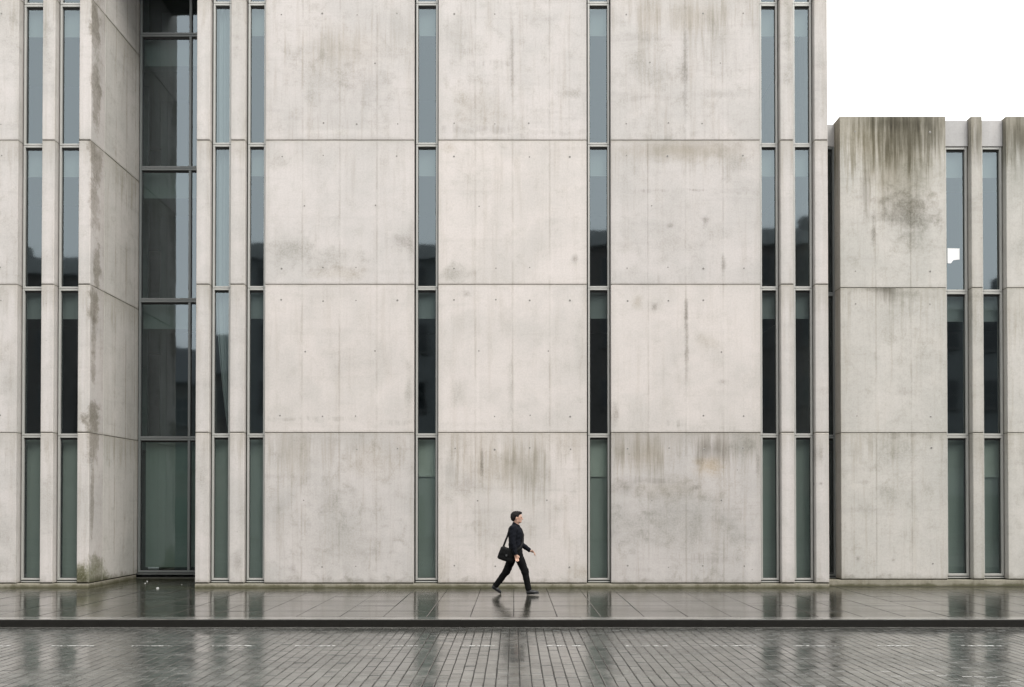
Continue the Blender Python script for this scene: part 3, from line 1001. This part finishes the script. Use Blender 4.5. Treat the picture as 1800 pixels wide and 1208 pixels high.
for s in range(3):
    big_panel(wing, xq0, xq0 + 3.3, wz[s], wz[s + 1], YW, 'wingq' + 'abc'[s], WING_ST['Q'] if s == 2 else [], (.3, .3, .95)[s], (.25, .5, .75), 1.0, WT, DW, base=(0.455, 0.43, 0.395), top_h=1.2,
              foot=(wz[0] - .15, .3, .6) if s == 0 else None)
xr0, xr1 = Xw(1708.0), Xw(1728.5)
WP = []
for s in range(3):
    m = concrete('concrete_wing_pier_' + 'abc'[s], [sw(1717, 240, 14, 60, DARK, .8, 'streak')] if s == 2 else [], (), .5, (0.43, .405, .37), (.3, .3, .9)[s], 1.0, (wz[0] - .15, .3, .6) if s == 0 else None, 6.1 + s, .4, (xr1 - xr0, wz[s + 1] - wz[s]), 1.1)
    link('concrete_pier', panel_mesh(xr1 - xr0, wz[s + 1] - wz[s], DW, (), m, ch=0.012), wing, (xr0, YW, wz[s]))
b = MB()
for (p, q) in ((xp0, xp1), (xr0, xr1), (xq0, xq0 + 3.3)):
    b.box(p + .012, q - .012, YW + .02, YW + DW - .01, 0.02, wz[3] - .03)
b.build('joint_sealant', M['joint'], wing)
b = MB()
b.box(0, xq0 + 3.3 - XE - .03, 0, .4, -0.1, wz[0] - 0.018, 0, .008)
pw = b.build('plinth', pl, wing, (XE + .03, YW + .006, 0))
YI = YW + 0.14
wzs = [Z(1016, YI), wz[1] - 0.055, wz[2] - 0.055, Z(258.5, YI)]
for (a, c) in ((xp1, xr0), (xr1, xq0)):
    for s in range(3):
        window(wing, a, c, wzs[s], wzs[s + 1], YI, bar=.05, sill=(s == 0), back=(screen(0.9 if a > xr0 else 0), blind(.62), blind(.62))[s])
fas = concrete('concrete_fascia', (), (), .4, (0.40, 0.385, 0.375), 0, .4, None, 4.4, .2, None, .5)
zf = Z(212.5, YI)
for (a, c, y0) in ((xp1, xr0, YI - .02), (xr1, xq0, YI - .02)):
    sbox('fascia', fas, wing, a + .004, c - .004, y0, y0 + .2, wzs[3] + .004, zf, .006)
# dark slot between tall block and wing
xs0, xs1 = XE + 0.004, xp0 - 0.004
YS = YW + 0.34
zt = [Z(1016, YS), wz[1] - .055, wz[2] - .055, Z(258.5, YS)]
for s in range(3):
    window(wing, xs0, xs1 + 0.03, zt[s], zt[s + 1], YS, bar=.04, gap=.03, fm='frame_dark', sill=(s == 0))
sbox('fascia', fas, wing, xs0, xs1 + .03, YS - .01, YS + .2, zt[3] + .004, zf, .006)
sbox('rear_wall', mside, wing, XE + .01, xq0 + 3.3, 7.5, 7.8, 0, zf - .3)
sbox('roof', M['roof'], wing, XE + .01, xq0 + 3.3, YW + DW + .03, 7.49, zf - .25, zf - .05)
link('concrete_panel', panel_mesh(7.0, zf, 0.2, (2, 4), mside), wing, (xq0 + 3.3, YW + DW + .003, 0), R(90))
b = MB()
for s in (1, 2):
    b.box(XE + .22, xq0 + 3.05, YW + DW + .1, 7.4, wz[s] - .2, wz[s])
b.box(XE + .22, xq0 + 3.05, 4.3, 4.4, 0, zf - .3)
b.build('partition', M['inside'], wing)

# thin white cut-out in front of the left wing window's glass
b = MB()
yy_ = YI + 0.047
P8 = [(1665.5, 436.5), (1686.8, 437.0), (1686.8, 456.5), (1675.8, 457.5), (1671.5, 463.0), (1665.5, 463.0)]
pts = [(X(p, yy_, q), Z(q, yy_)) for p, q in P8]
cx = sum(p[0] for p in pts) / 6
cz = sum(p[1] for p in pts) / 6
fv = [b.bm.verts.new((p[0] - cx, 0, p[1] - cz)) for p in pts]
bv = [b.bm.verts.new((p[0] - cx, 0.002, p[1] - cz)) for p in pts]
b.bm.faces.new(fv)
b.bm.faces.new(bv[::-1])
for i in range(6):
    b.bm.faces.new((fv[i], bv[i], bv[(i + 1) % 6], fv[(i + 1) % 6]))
o = b.build('white_sheet', plain('flat_white', (0.74, 0.74, 0.73), .8), None, (cx, yy_, cz))
tag(o, 'thin white cut-out on the window of the lower wing', 'paper')

#PART2
# ------------------------------------------------------------------ buildings across the street, behind the camera (mirrored in the glass)
YB = -30.0
VB = 30.3                                     # their mirror distance behind the glass
M['brick'] = plain('dark_brick', (0.110, 0.100, 0.095), .85, 0, .25, 3)
M['render_grey'] = plain('grey_render', (0.17, 0.18, 0.18), .85, 0, .15, 1)
M['parapet'] = plain('pale_parapet', (0.30, 0.31, 0.31), .85, 0, .15, 2)
M['slate'] = plain('roof_slate', (0.05, 0.055, 0.06), .6, 0, .2, 2)
M['far_frame'] = plain('grey_window_frame', (0.11, 0.11, 0.108), .5)
M['far_glass'] = plain('far_window_glass', (0.02, 0.024, 0.026), .1)
M['door_paint'] = plain('door_paint', (0.03, 0.05, 0.045), .4)
fw = MB()
fw.box(-.65, .65, 0, .10, 0, 1.7)
fw.box(-.72, .72, 0, .16, -.08, 0)
ME_FW = fw.mesh('window', M['far_frame'])
fg = MB()
for (p, q) in ((-.58, -.03), (.03, .58)):
    fg.box(p, q, .10, .105, .07, .83)
    fg.box(p, q, .10, .105, .89, 1.63)
ME_FG = fg.mesh('pane', M['far_glass'])


def across(name, label, pa, pc, ptop, mat, storeys, pitched=False, dpt=11.0, dy=0.0):
    x0, x1 = X(pa, VB), X(pc, VB)
    zt = Z(ptop, VB - dy)
    t = thing(name, label, 'building', ((x0 + x1) / 2, YB + dy, 0), 'buildings across the street')
    w = (x1 - x0) / 2 - .02
    b = MB()
    b.box(-w, w, -dpt, 0, -.2, zt)
    b.build('wall', M[mat], t)
    b = MB()
    if pitched:
        vs = [b.bm.verts.new(p) for p in ((-w, .3, zt + .002), (w, .3, zt + .002), (w, -dpt - .3, zt + .002), (-w, -dpt - .3, zt + .002), (-w, -dpt / 2, zt + 3.2), (w, -dpt / 2, zt + 3.2))]
        for q in ((0, 1, 5, 4), (2, 3, 4, 5), (1, 2, 5), (3, 0, 4), (0, 3, 2, 1)):
            b.bm.faces.new([vs[i] for i in q])
        rf = b.build('roof', M['slate'], t)
        b = MB()
        b.box(w * .5, w * .5 + .9, -dpt / 2 - .4, -dpt / 2 + .4, zt + 2.0, zt + 4.3, 0, .03)
        b.build('chimney', M[mat], rf)
    else:
        b.box(-w + .3, w - .3, -dpt + .3, -.3, zt, zt + .12)
        b.build('roof', M['slate'], t)
        b = MB()
        b.box(-w - .01, w + .01, -.1, .28, zt - .95, zt - .10)
        b.build('cornice', M['parapet'], t)
        b = MB()
        b.box(-w * .4, -w * .4 + 3.2, -5, -2, zt + .12, zt + 2.0, 0, .03)
        b.box(w * .3, w * .3 + 1.1, -2.5, -1.5, zt + .12, zt + 1.3, 0, .03)
        b.build('roof_plant', M['render_grey'], t)
    n = max(2, int(2 * w / 2.7))
    hs_ = (zt - 3.6) / max(1, storeys - 1)
    for s in range(storeys - 1):
        for i in range(n):
            f = link('window', ME_FW, t, (-w + (i + .5) * 2 * w / n, 0.0, 3.9 + s * hs_))
            link('pane', ME_FG, f)
    for i in range(n):
        b = MB()
        b.box(-.55, .55, 0, .08, 0, 2.3, 0, .01)
        b.build('door' if i % 3 == 1 else 'shutter', M['door_paint'], t, (-w + (i + .5) * 2 * w / n, 0, -.02))
    return t


across('brick_building', 'dark brick block across the street opposite the left wing', -330, 140, 452, 'brick', 5)
across('brick_house', 'low pitched-roof brick house across the street between taller blocks', 142, 424, 655, 'brick', 3, True)
across('office_block', 'grey flat-roofed block across the street opposite the walking man', 426, 1034, 428, 'render_grey', 5)
across('brick_block', 'tall brick block across the street opposite the right-hand slits', 1036, 1640, 404, 'brick', 5, False, 11.0, 0.3)
across('shop_building', 'lower rendered building across the street opposite the low wing', 1642, 2300, 508, 'render_grey', 4)
b = MB()
b.box(-200, 200, YB + .002, -26.002, -.3, 0.0, 0, .02)
o = b.build('far_pavement', M['asphalt'])
tag(o, kind='structure')

# ------------------------------------------------------------------ litter in the bay and on the kerb


def scrap(px, py, size, z=0.0):
    p = ground(px, py, z)
    bm_ = bmesh.new()
    bmesh.ops.create_icosphere(bm_, subdivisions=2, radius=size)
    rr = random.Random(int(px * 7 + py))
    for v in bm_.verts:
        f = rr.uniform(.55, 1.25)
        v.co = Vector((v.co.x * f * 1.9, v.co.y * f, max(0.0, (v.co.z * f + size * .8) * .45)))
    me = bpy.data.meshes.new('litter')
    bm_.to_mesh(me)
    bm_.free()
    me.materials.append(M['litter'])
    return link('litter', me, None, p + Vector((0, 0, .003)), rr.uniform(0, 3))


M['litter'] = plain('white_litter_paper', (0.6, 0.6, 0.58), .7)
tag(scrap(255, 1026, .017), 'small crumpled white scrap lying by the glazed bay, nearest the left side wall', 'litter', 'litter scraps on the wet ground')
tag(scrap(258.5, 1022.5, .016), 'tiny white sliver just behind the larger scrap in the glazed bay', 'litter', 'litter scraps on the wet ground')
tag(scrap(277, 1034.5, .018), 'flat white scrap on wet slabs in front of the glazed bay', 'litter', 'litter scraps on the wet ground')
tag(scrap(319.5, 1028.5, .012), 'tiny pale scrap near the right end of the glazed bay', 'litter', 'litter scraps on the wet ground')
tag(scrap(1025.5, 1099.5, .018, ROADZ), 'tiny white scrap in the gutter right of the walking man', 'litter', 'litter scraps on the wet ground')

# ------------------------------------------------------------------ the walking man: bodies grown from rounded limbs in a distance field


class SDF:
    def __init__(self, lo, hi, h):
        self.h = h
        self.lo = np.array(lo, float)
        self.n = np.ceil((np.array(hi) - self.lo) / h).astype(int) + 1
        self.a = np.full(self.n, 1.0)

    def sub(self, lo, hi):
        i0 = np.clip(np.floor((np.array(lo) - self.lo) / self.h).astype(int), 0, self.n)
        i1 = np.clip(np.ceil((np.array(hi) - self.lo) / self.h).astype(int) + 1, 0, self.n)
        ax = [self.lo[i] + self.h * np.arange(i0[i], i1[i]) for i in range(3)]
        return tuple(slice(i0[i], i1[i]) for i in range(3)), np.meshgrid(*ax, indexing='ij')

    def put(self, sl, d, k, op='add'):
        a = self.a[sl]
        if op == 'cut':
            b_ = -d
            hh = np.clip(.5 - .5 * (b_ - a) / k, 0, 1) if k else None
            self.a[sl] = np.maximum(a, b_) if not k else a * hh + b_ * (1 - hh) + k * hh * (1 - hh)
            return
        if k:
            hh = np.clip(.5 + .5 * (a - d) / k, 0, 1)
            self.a[sl] = a * (1 - hh) + d * hh - k * hh * (1 - hh)
        else:
            self.a[sl] = np.minimum(a, d)

    def cone(self, p, q, r1, r2, k=.02, sy=1.0, op='add'):
        p, q = np.array(p, float), np.array(q, float)
        m = max(r1, r2) * max(1, sy) + k + 4 * self.h
        sl, (x, y, z) = self.sub(np.minimum(p, q) - m, np.maximum(p, q) + m)
        cy = (p[1] + q[1]) / 2
        P_ = [x, cy + (y - cy) / sy, z]
        v = q - p
        v[1] /= sy
        p2 = p.copy()
        p2[1] = cy + (p[1] - cy) / sy
        t = np.clip(sum((P_[i] - p2[i]) * v[i] for i in range(3)) / max(1e-9, v @ v), 0, 1)
        d = np.sqrt(sum((P_[i] - p2[i] - v[i] * t) ** 2 for i in range(3))) - (r1 + (r2 - r1) * t)
        self.put(sl, d, k, op)

    def ell(self, c, r, k=.02, rot=0.0, op='add'):
        c, r = np.array(c, float), np.array(r, float)
        m = max(r) + k + 4 * self.h
        sl, (x, y, z) = self.sub(c - m, c + m)
        x, y, z = x - c[0], y - c[1], z - c[2]
        ca, sa = math.cos(rot), math.sin(rot)
        x, z = ca * x - sa * z, sa * x + ca * z
        k0 = np.sqrt((x / r[0]) ** 2 + (y / r[1]) ** 2 + (z / r[2]) ** 2)
        k1 = np.sqrt((x / r[0] ** 2) ** 2 + (y / r[1] ** 2) ** 2 + (z / r[2] ** 2) ** 2) + 1e-9
        self.put(sl, k0 * (k0 - 1) / k1, k, op)

    def plane(self, p, nrm, lo=None, hi=None):
        """remove what lies on the side the normal points to"""
        nrm = np.array(nrm, float) / np.linalg.norm(nrm)
        sl, (x, y, z) = self.sub(lo if lo is not None else self.lo, hi if hi is not None else self.lo + self.h * self.n)
        self.a[sl] = np.maximum(self.a[sl], (x - p[0]) * nrm[0] + (y - p[1]) * nrm[1] + (z - p[2]) * nrm[2])

    def warp(self, fn):
        sl, (x, y, z) = self.sub(self.lo, self.lo + self.h * self.n)
        self.a[sl] += fn(x, y, z)

    def mesh(self, name, mat, relax=1):
        a = self.a
        s = a < 0
        nx, ny, nz = np.array(a.shape) - 1
        cnt = np.zeros((nx, ny, nz), int)
        acc = np.zeros((nx, ny, nz, 3))
        off = [(i, j, l) for i in (0, 1) for j in (0, 1) for l in (0, 1)]
        cor = {o_: a[o_[0]:nx + o_[0], o_[1]:ny + o_[1], o_[2]:nz + o_[2]] for o_ in off}
        for o1 in off:
            for ax in range(3):
                if o1[ax] == 0:
                    o2 = tuple(o1[i] + (1 if i == ax else 0) for i in range(3))
                    A, B = cor[o1], cor[o2]
                    m = (A < 0) != (B < 0)
                    t = np.where(m, A / np.where(m, A - B, 1), 0)
                    cnt += m
                    for i in range(3):
                        acc[..., i] += np.where(m, o1[i] + (t if i == ax else 0), 0)
        act = cnt > 0
        idx = np.full((nx, ny, nz), -1)
        idx[act] = np.arange(act.sum())
        ijk = np.argwhere(act)
        V = self.lo + self.h * (ijk + acc[act] / cnt[act][:, None])
        F = []
        for ax in range(3):
            u, v = (ax + 1) % 3, (ax + 2) % 3
            sl0 = [slice(1, -1)] * 3
            s0, s1 = list(sl0), list(sl0)
            s0[ax], s1[ax] = slice(0, -1), slice(1, None)
            A, B = s[tuple(s0)], s[tuple(s1)]
            e = np.argwhere(A != B)
            if not len(e):
                continue
            base = e.copy()
            base[:, u] += 1
            base[:, v] += 1
            fl = A[tuple(e.T)]
            q = []
            for (du, dv) in ((0, 0), (-1, 0), (-1, -1), (0, -1)):
                bb = base.copy()
                bb[:, u] += du
                bb[:, v] += dv
                q.append(idx[tuple(bb.T)])
            q = np.stack(q, 1)
            q[~fl] = q[~fl][:, ::-1]
            F.append(q)
        F = np.concatenate(F)
        F = F[(F >= 0).all(1)]
        me = bpy.data.meshes.new(name)
        me.from_pydata(V.tolist(), [], F[:, ::-1].tolist())
        me.materials.append(mat)
        bm_ = bmesh.new()
        bm_.from_mesh(me)
        for _ in range(relax):
            bmesh.ops.smooth_vert(bm_, verts=bm_.verts, factor=.5, use_axis_x=True, use_axis_y=True, use_axis_z=True)
        bmesh.ops.recalc_face_normals(bm_, faces=bm_.faces)
        bm_.to_mesh(me)
        bm_.free()
        for p in me.polygons:
            p.use_smooth = True
        return me


def cloth(name, col, sc, amt, rough=.9):
    k = NT(name)
    TC = k.n('ShaderNodeTexCoord').outputs['Object']
    nz = k.noise(TC, sc, 4, .6, .4)
    fine = k.noise(TC, 260.0, 2, .5)
    k.put(k.b.inputs['Base Color'], k.mix(nz, tuple(c * .75 for c in col), tuple(c * 1.3 for c in col)))
    k.b.inputs['Roughness'].default_value = rough
    k.b.inputs['Specular IOR Level'].default_value = .12
    k.put(k.b.inputs['Normal'], k.bump(fine, .2, .001, k.bump(nz, amt, .012)))
    return k.m


M['skin'] = NT('skin')
k = M['skin']
k.put(k.b.inputs['Base Color'], k.mix(k.noise(k.n('ShaderNodeTexCoord').outputs['Object'], 30.0, 3), (0.36, 0.205, 0.145), (0.44, 0.28, 0.21)))
k.b.inputs['Roughness'].default_value = .5
k.b.inputs['Subsurface Weight'].default_value = .08
k.b.inputs['Subsurface Radius'].default_value = (.01, .004, .002)
M['skin'] = k.m
M['jacket'] = cloth('navy_black_jacket_cloth', (0.004, 0.0047, 0.0072), 11, .6)
M['trouser'] = cloth('black_trouser_cloth', (0.0035, 0.0035, 0.0035), 9, .5)
M['hair'] = plain('black_hair', (0.006, 0.005, 0.0045), .75, 0, .4, 90, .004, .2)
M['leather'] = plain('dark_grey_shoe_leather', (0.012, 0.012, 0.012), .45, 0, .25, 30, 0, .3)
M['sole'] = plain('shoe_sole', (0.015, 0.015, 0.015), .7)
M['bag'] = cloth('black_bag_nylon', (0.005, 0.005, 0.005), 14, .3, .6)
M['eye'] = plain('dark_eye', (0.02, 0.015, 0.012), .2)

PM = thing('person', 'man in black trousers and dark jacket walking right along the wet pavement', 'person', (X(905, -1.42, 1045), -1.42, 0.004))

SH_R, EL_R, WR_R = (-.035, -.205, 1.355), (-.045, -.275, 1.075), (.02, -.300, .835)
SH_L, EL_L, WR_L = (-.005, .200, 1.355), (.125, .245, 1.025), (.318, .215, .885)
HIP_R, KN_R, AN_R = (.03, -.095, .90), (.205, -.095, .485), (.287, -.095, .085)
HIP_L, KN_L, AN_L = (.0, .095, .90), (-.165, .095, .475), (-.410, .095, .150)

# body: head, neck, trunk, arms, hands and legs in one surface
sk = SDF((-.60, -.42, -.06), (.60, .42, 1.78), .0058)
sk.ell((.034, 0, 1.612), (.102, .074, .096), .01)
sk.ell((.080, 0, 1.560), (.062, .060, .092), .03)
sk.cone((.040, -.035, 1.515), (.105, -.014, 1.487), .030, .020, .02)
sk.cone((.040, .035, 1.515), (.105, .014, 1.487), .030, .020, .02)
sk.ell((.118, 0, 1.487), (.020, .024, .018), .015)
sk.cone((.136, 0, 1.585), (.160, 0, 1.548), .010, .014, .012)
sk.ell((.162, 0, 1.546), (.010, .013, .009), .008)
sk.cone((.128, -.042, 1.600), (.133, .042, 1.600), .012, .012, .02)
sk.ell((.146, .030, 1.584), (.014, .015, .010), .008, 0, 'cut')
sk.ell((.146, -.030, 1.584), (.014, .015, .010), .008, 0, 'cut')
sk.ell((.134, 0, 1.521), (.014, .025, .006), .006)
sk.ell((.132, 0, 1.508), (.013, .022, .007), .006)
for s in (-1, 1):
    sk.ell((.036, s * .077, 1.566), (.020, .010, .033), .006, .2)
sk.cone((.015, 0, 1.40), (.038, 0, 1.52), .058, .054, .03)
sk.cone((0, -.14, 1.36), (0, .14, 1.36), .05, .05, .03)
sk.cone((0, 0, 1.30), (.01, 0, .90), .10, .10, .04, 1.3)
for (a, c, w_) in ((SH_R, EL_R, WR_R), (SH_L, EL_L, WR_L)):
    sk.cone(a, c, .045, .036, .02)
    sk.cone(c, w_, .036, .026, .015)
for (a, c, w_) in ((HIP_R, KN_R, AN_R), (HIP_L, KN_L, AN_L)):
    sk.cone(a, c, .07, .045, .03)
    sk.cone(c, w_, .044, .032, .02)


def hand(wr, fwd, side, thumb_dir, curl):
    """palm, four fingers of unequal length bent at the knuckles, thumb from the side of the palm"""
    wr, f, sd_ = Vector(wr), Vector(fwd).normalized(), Vector(side).normalized()
    pn = f.cross(sd_).normalized() * curl            # the way the fingers close
    sk.cone(wr - f * .01, wr + f * .03, .024, .024, .012)
    for q in (-.026, -.009, .009, .026):
        sk.cone(wr + f * .02 + sd_ * q * .8, wr + f * .082 + sd_ * q, .016, .0125, .010)
    for q, L in zip((-.029, -.010, .010, .028), (.062, .078, .082, .070)):
        a = wr + f * .084 + sd_ * q
        d1 = (f * .9 + pn * .45).normalized()
        d2 = (f * .45 + pn * .9).normalized()
        m1 = a + d1 * L * .5
        m2 = m1 + d2 * L * .5
        sk.cone(a, m1, .0105, .0098, .004)
        sk.cone(m1, m2, .0098, .0082, .003)
    t = Vector(thumb_dir).normalized()
    a = wr + f * .022 + t * .022
    m1 = a + (f * .6 + t * .8).normalized() * .036
    m2 = m1 + (f * .95 + t * .15 + pn * .4).normalized() * .032
    sk.cone(a, m1, .014, .0115, .006)
    sk.cone(m1, m2, .0115, .0088, .003)


hand(WR_R, (.24, .02, -1), (1, 0, .2), (1, .25, .2), 1)
hand(WR_L, (.92, -.05, -.42), (.1, .9, .0), (.25, -.85, .5), -1)
body = link('body', sk.mesh('body', M['skin'], 1), PM)
for s in (-1, 1):
    bm_ = bmesh.new()
    bmesh.ops.create_uvsphere(bm_, u_segments=10, v_segments=8, radius=.0105)
    me = bpy.data.meshes.new('eye')
    bm_.to_mesh(me)
    bm_.free()
    me.materials.append(M['eye'])
    link('eye', me, body, (.1325, s * .030, 1.585))

# hair: short, fuller at the back and crown
hr = SDF((-.14, -.13, 1.40), (.20, .13, 1.78), .0055)
hr.ell((.026, 0, 1.622), (.112, .086, .091), .01)
hr.ell((-.030, 0, 1.575), (.055, .072, .075), .03)
hr.ell((.090, 0, 1.672), (.058, .070, .034), .02)
hr.ell((.128, 0, 1.575), (.060, .12, .078), .012, 0, 'cut')
hr.ell((.082, 0, 1.52), (.062, .14, .075), .012, 0, 'cut')
hr.ell((.036, -.085, 1.560), (.023, .03, .036), .008, .2, 'cut')
hr.ell((.036, .085, 1.560), (.023, .03, .036), .008, .2, 'cut')
hr.warp(lambda x, y, z: .0028 * np.sin(x * 95 + 60 * y + 130 * z) * np.sin(z * 60 + 37 * x - 80 * y) + .0022 * np.sin(x * 210 + 31 * z + 170 * y + 3 * np.sin(60 * z)))
link('hair', hr.mesh('hair', M['hair'], 0), PM)

# jacket: trunk, collar, sleeves
jk = SDF((-.34, -.42, .66), (.46, .42, 1.56), .0065)
jk.cone((.005, 0, 1.27), (.012, 0, 1.00), .138, .136, .02, 1.28)
jk.cone((.012, 0, 1.00), (.020, 0, .74), .136, .152, .03, 1.22)
jk.ell((.045, 0, 1.22), (.112, .155, .17), .03)
jk.ell((-.035, 0, 1.30), (.105, .16, .12), .03)
jk.cone((-.02, -.165, 1.355), (-.01, .165, 1.355), .072, .072, .05)
jk.cone((.012, 0, 1.36), (.042, 0, 1.47), .088, .080, .03, .92)
for (a, c, w_) in ((SH_R, EL_R, WR_R), (SH_L, EL_L, WR_L)):
    jk.cone(a, c, .070, .056, .025)
    e = Vector(w_) + (Vector(w_) - Vector(c)).normalized() * .03
    jk.cone(c, e, .057, .044, .02)
for (c, w_) in ((EL_R, WR_R), (EL_L, WR_L)):
    n_ = (Vector(w_) - Vector(c)).normalized()
    p_ = Vector(w_) + n_ * .006
    jk.plane(p_, n_, np.array(p_) - .075, np.array(p_) + .075)
jk.plane((.0, 0, 1.478), (.62, 0, 1), (-.2, -.2, 1.36), (.3, .2, 1.56))
jk.plane((0, 0, .775), (.0, 0, -1), (-.34, -.24, .66), (.46, .24, .85))
jk.warp(lambda x, y, z: .0035 * np.sin(38 * z + 9 * x + 5 * y) * np.sin(21 * x + 14 * z) + .002 * np.sin(75 * z - 30 * x))
# the front zip line, and the hollow inside hem and collar
jk.cone((.02, 0, 1.44), (.046, 0, 1.56), .062, .066, 0, .9, 'cut')
jk.ell((.02, 0, .75), (.125, .15, .06), 0, 0, 'cut')
jacket = link('jacket', jk.mesh('jacket', M['jacket'], 1), PM)

# trousers
tr_ = SDF((-.56, -.24, .02), (.44, .24, 1.04), .0065)
tr_.cone((.015, 0, .97), (.015, 0, .88), .118, .130, .03, 1.22)
tr_.cone(HIP_R, KN_R, .108, .076, .035)
tr_.cone(HIP_L, KN_L, .112, .076, .035)
tr_.cone(KN_R, (AN_R[0] + .002, AN_R[1], AN_R[2] - .02), .074, .058, .03)
tr_.cone(KN_L, (AN_L[0] - .012, AN_L[1], AN_L[2] - .015), .074, .058, .03)
tr_.ell((-.02, -.08, .86), (.12, .09, .12), .04)
tr_.ell((-.05, .08, .86), (.12, .09, .12), .04)
for (c, w_, ad) in ((KN_R, AN_R, -.012), (KN_L, AN_L, .0)):
    n_ = (Vector(w_) - Vector(c)).normalized()
    p_ = Vector(w_) + n_ * ad
    tr_.plane(p_, n_, np.array(p_) - .10, np.array(p_) + .10)
tr_.warp(lambda x, y, z: .0035 * np.sin(31 * z + 24 * x + 2 * np.sin(13 * z)) * np.sin(17 * z - 26 * x + 9 * y) + .0012 * np.sin(70 * z - 40 * x + 3 * np.sin(22 * z)))
link('trousers', tr_.mesh('trousers', M['trouser'], 1), PM)


def shoe(heel, toe, up, y):
    """heel and toe points on the sole; up is the way the ankle lies"""
    h_, t_ = Vector((heel[0], y, heel[1])), Vector((toe[0], y, toe[1]))
    d = (t_ - h_).normalized()
    n_ = Vector((-d.z, 0, d.x))
    L = (t_ - h_).length
    f = SDF((-.64, y - .08, -.04), (.56, y + .08, .26), .0050)
    f.cone(h_ + d * .038 + n_ * .044, h_ + d * (L * .55) + n_ * .040, .040, .040, .02)
    f.cone(h_ + d * (L * .5) + n_ * .036, h_ + d * (L - .045) + n_ * .030, .040, .032, .02, 1.15)
    f.cone(h_ + d * .050 + n_ * .05, Vector((up[0], y, up[1])), .042, .043, .025)
    f.cone(h_ + d * .055 + n_ * .06, h_ + d * (L * .62) + n_ * .042, .036, .026, .02)
    f.plane(h_ + n_ * .012, -n_, (-.64, y - .08, -.04), (.56, y + .08, .26))
    f.plane(Vector((up[0], y, up[1])) , (Vector((up[0], y, up[1])) - h_ - d * .05).normalized(), np.array((up[0], y, up[1])) - .07, np.array((up[0], y, up[1])) + .07)
    o_ = link('shoe', f.mesh('shoe', M['leather'], 1), PM)
    b = MB()
    ring = []
    for j in range(24):
        a = 2 * math.pi * j / 24
        lx = L / 2 + (L / 2 - .004) * math.cos(a)
        wy = .040 * (1 if math.cos(a) < 0 else 1.12) * math.sin(a) * (1 - .18 * max(0, -math.cos(a)))
        if abs(lx - L * .40) < L * .16:
            wy *= .86
        ring.append((lx, wy))
    lo = [b.bm.verts.new(h_ + d * p + Vector((0, q, 0))) for p, q in ring]
    hi = [b.bm.verts.new(h_ + d * p + Vector((0, q * .97, 0)) + n_ * .018) for p, q in ring]
    b.bm.faces.new(lo)
    b.bm.faces.new(hi[::-1])
    for j in range(24):
        b.bm.faces.new((lo[j], lo[(j + 1) % 24], hi[(j + 1) % 24], hi[j]))
    b.build('sole', M['sole'], o_)


shoe((.238, .000), (.505, .026), (.292, .135), -.095)
shoe((-.490, .122), (-.285, -.004), (-.400, .195), .095)

# shoulder bag on the near hip, its strap across the back to the far shoulder
bagc = Vector((PM.location.x, PM.location.y, PM.location.z))
BG = thing('shoulder_bag', "black messenger bag slung at the walking man's hip", 'bag', tuple(bagc + Vector((-.165, -.215, .83))))
bs = SDF((-.24, -.09, -.22), (.24, .09, .22), .006)
ca, sa = math.cos(R(-20)), math.sin(R(-20))
rt = lambda x, z: (x * ca - z * sa, x * sa + z * ca)
for (x, z) in ((-.105, 0), (-.035, 0), (.035, 0), (.115, 0)):
    for zz in (-.085, -.03, .03, .085):
        q = rt(x, zz)
        bs.ell((q[0], 0, q[1]), (.062, .044 - .01 * (zz > .05), .055), .03)
bs.warp(lambda x, y, z: .003 * np.sin(30 * x + 22 * z) * np.sin(28 * z - 16 * x))
link('bag_body', bs.mesh('bag_body', M['bag'], 1), BG)
fb = SDF((-.24, -.09, -.22), (.24, .09, .22), .006)
for (x, z) in ((-.10, 0), (-.03, 0), (.04, 0), (.11, 0)):
    for zz in (-.01, .04, .09):
        q = rt(x, zz)
        fb.ell((q[0], -.012, q[1]), (.062, .040, .05), .025)
link('flap', fb.mesh('flap', M['bag'], 1), BG)
b = MB()
L0 = Vector((-.165, -.215, .83))
path = [(-.235, -.19, .97), (-.222, -.185, 1.02), (-.185, -.155, 1.12), (-.150, -.10, 1.20), (-.128, -.02, 1.28), (-.098, .07, 1.37), (-.04, .11, 1.425), (.05, .105, 1.425), (.135, .06, 1.33), (.172, 0, 1.22), (.165, -.10, 1.08), (.12, -.185, .98), (.03, -.215, .90), (-.035, -.22, .86)]
b.tube([Vector(p) - L0 for p in path], .021, 8, .22)
b.build('strap', M['bag'], BG, smooth=True)
b = MB()
q = rt(.0, -.02)
b.box(q[0] - .018, q[0] + .018, -.062, -.050, q[1] - .02, q[1] + .02, 0, .004)
b.build('buckle', plain('buckle_metal', (.10, .10, .10), .35, .8), BG)
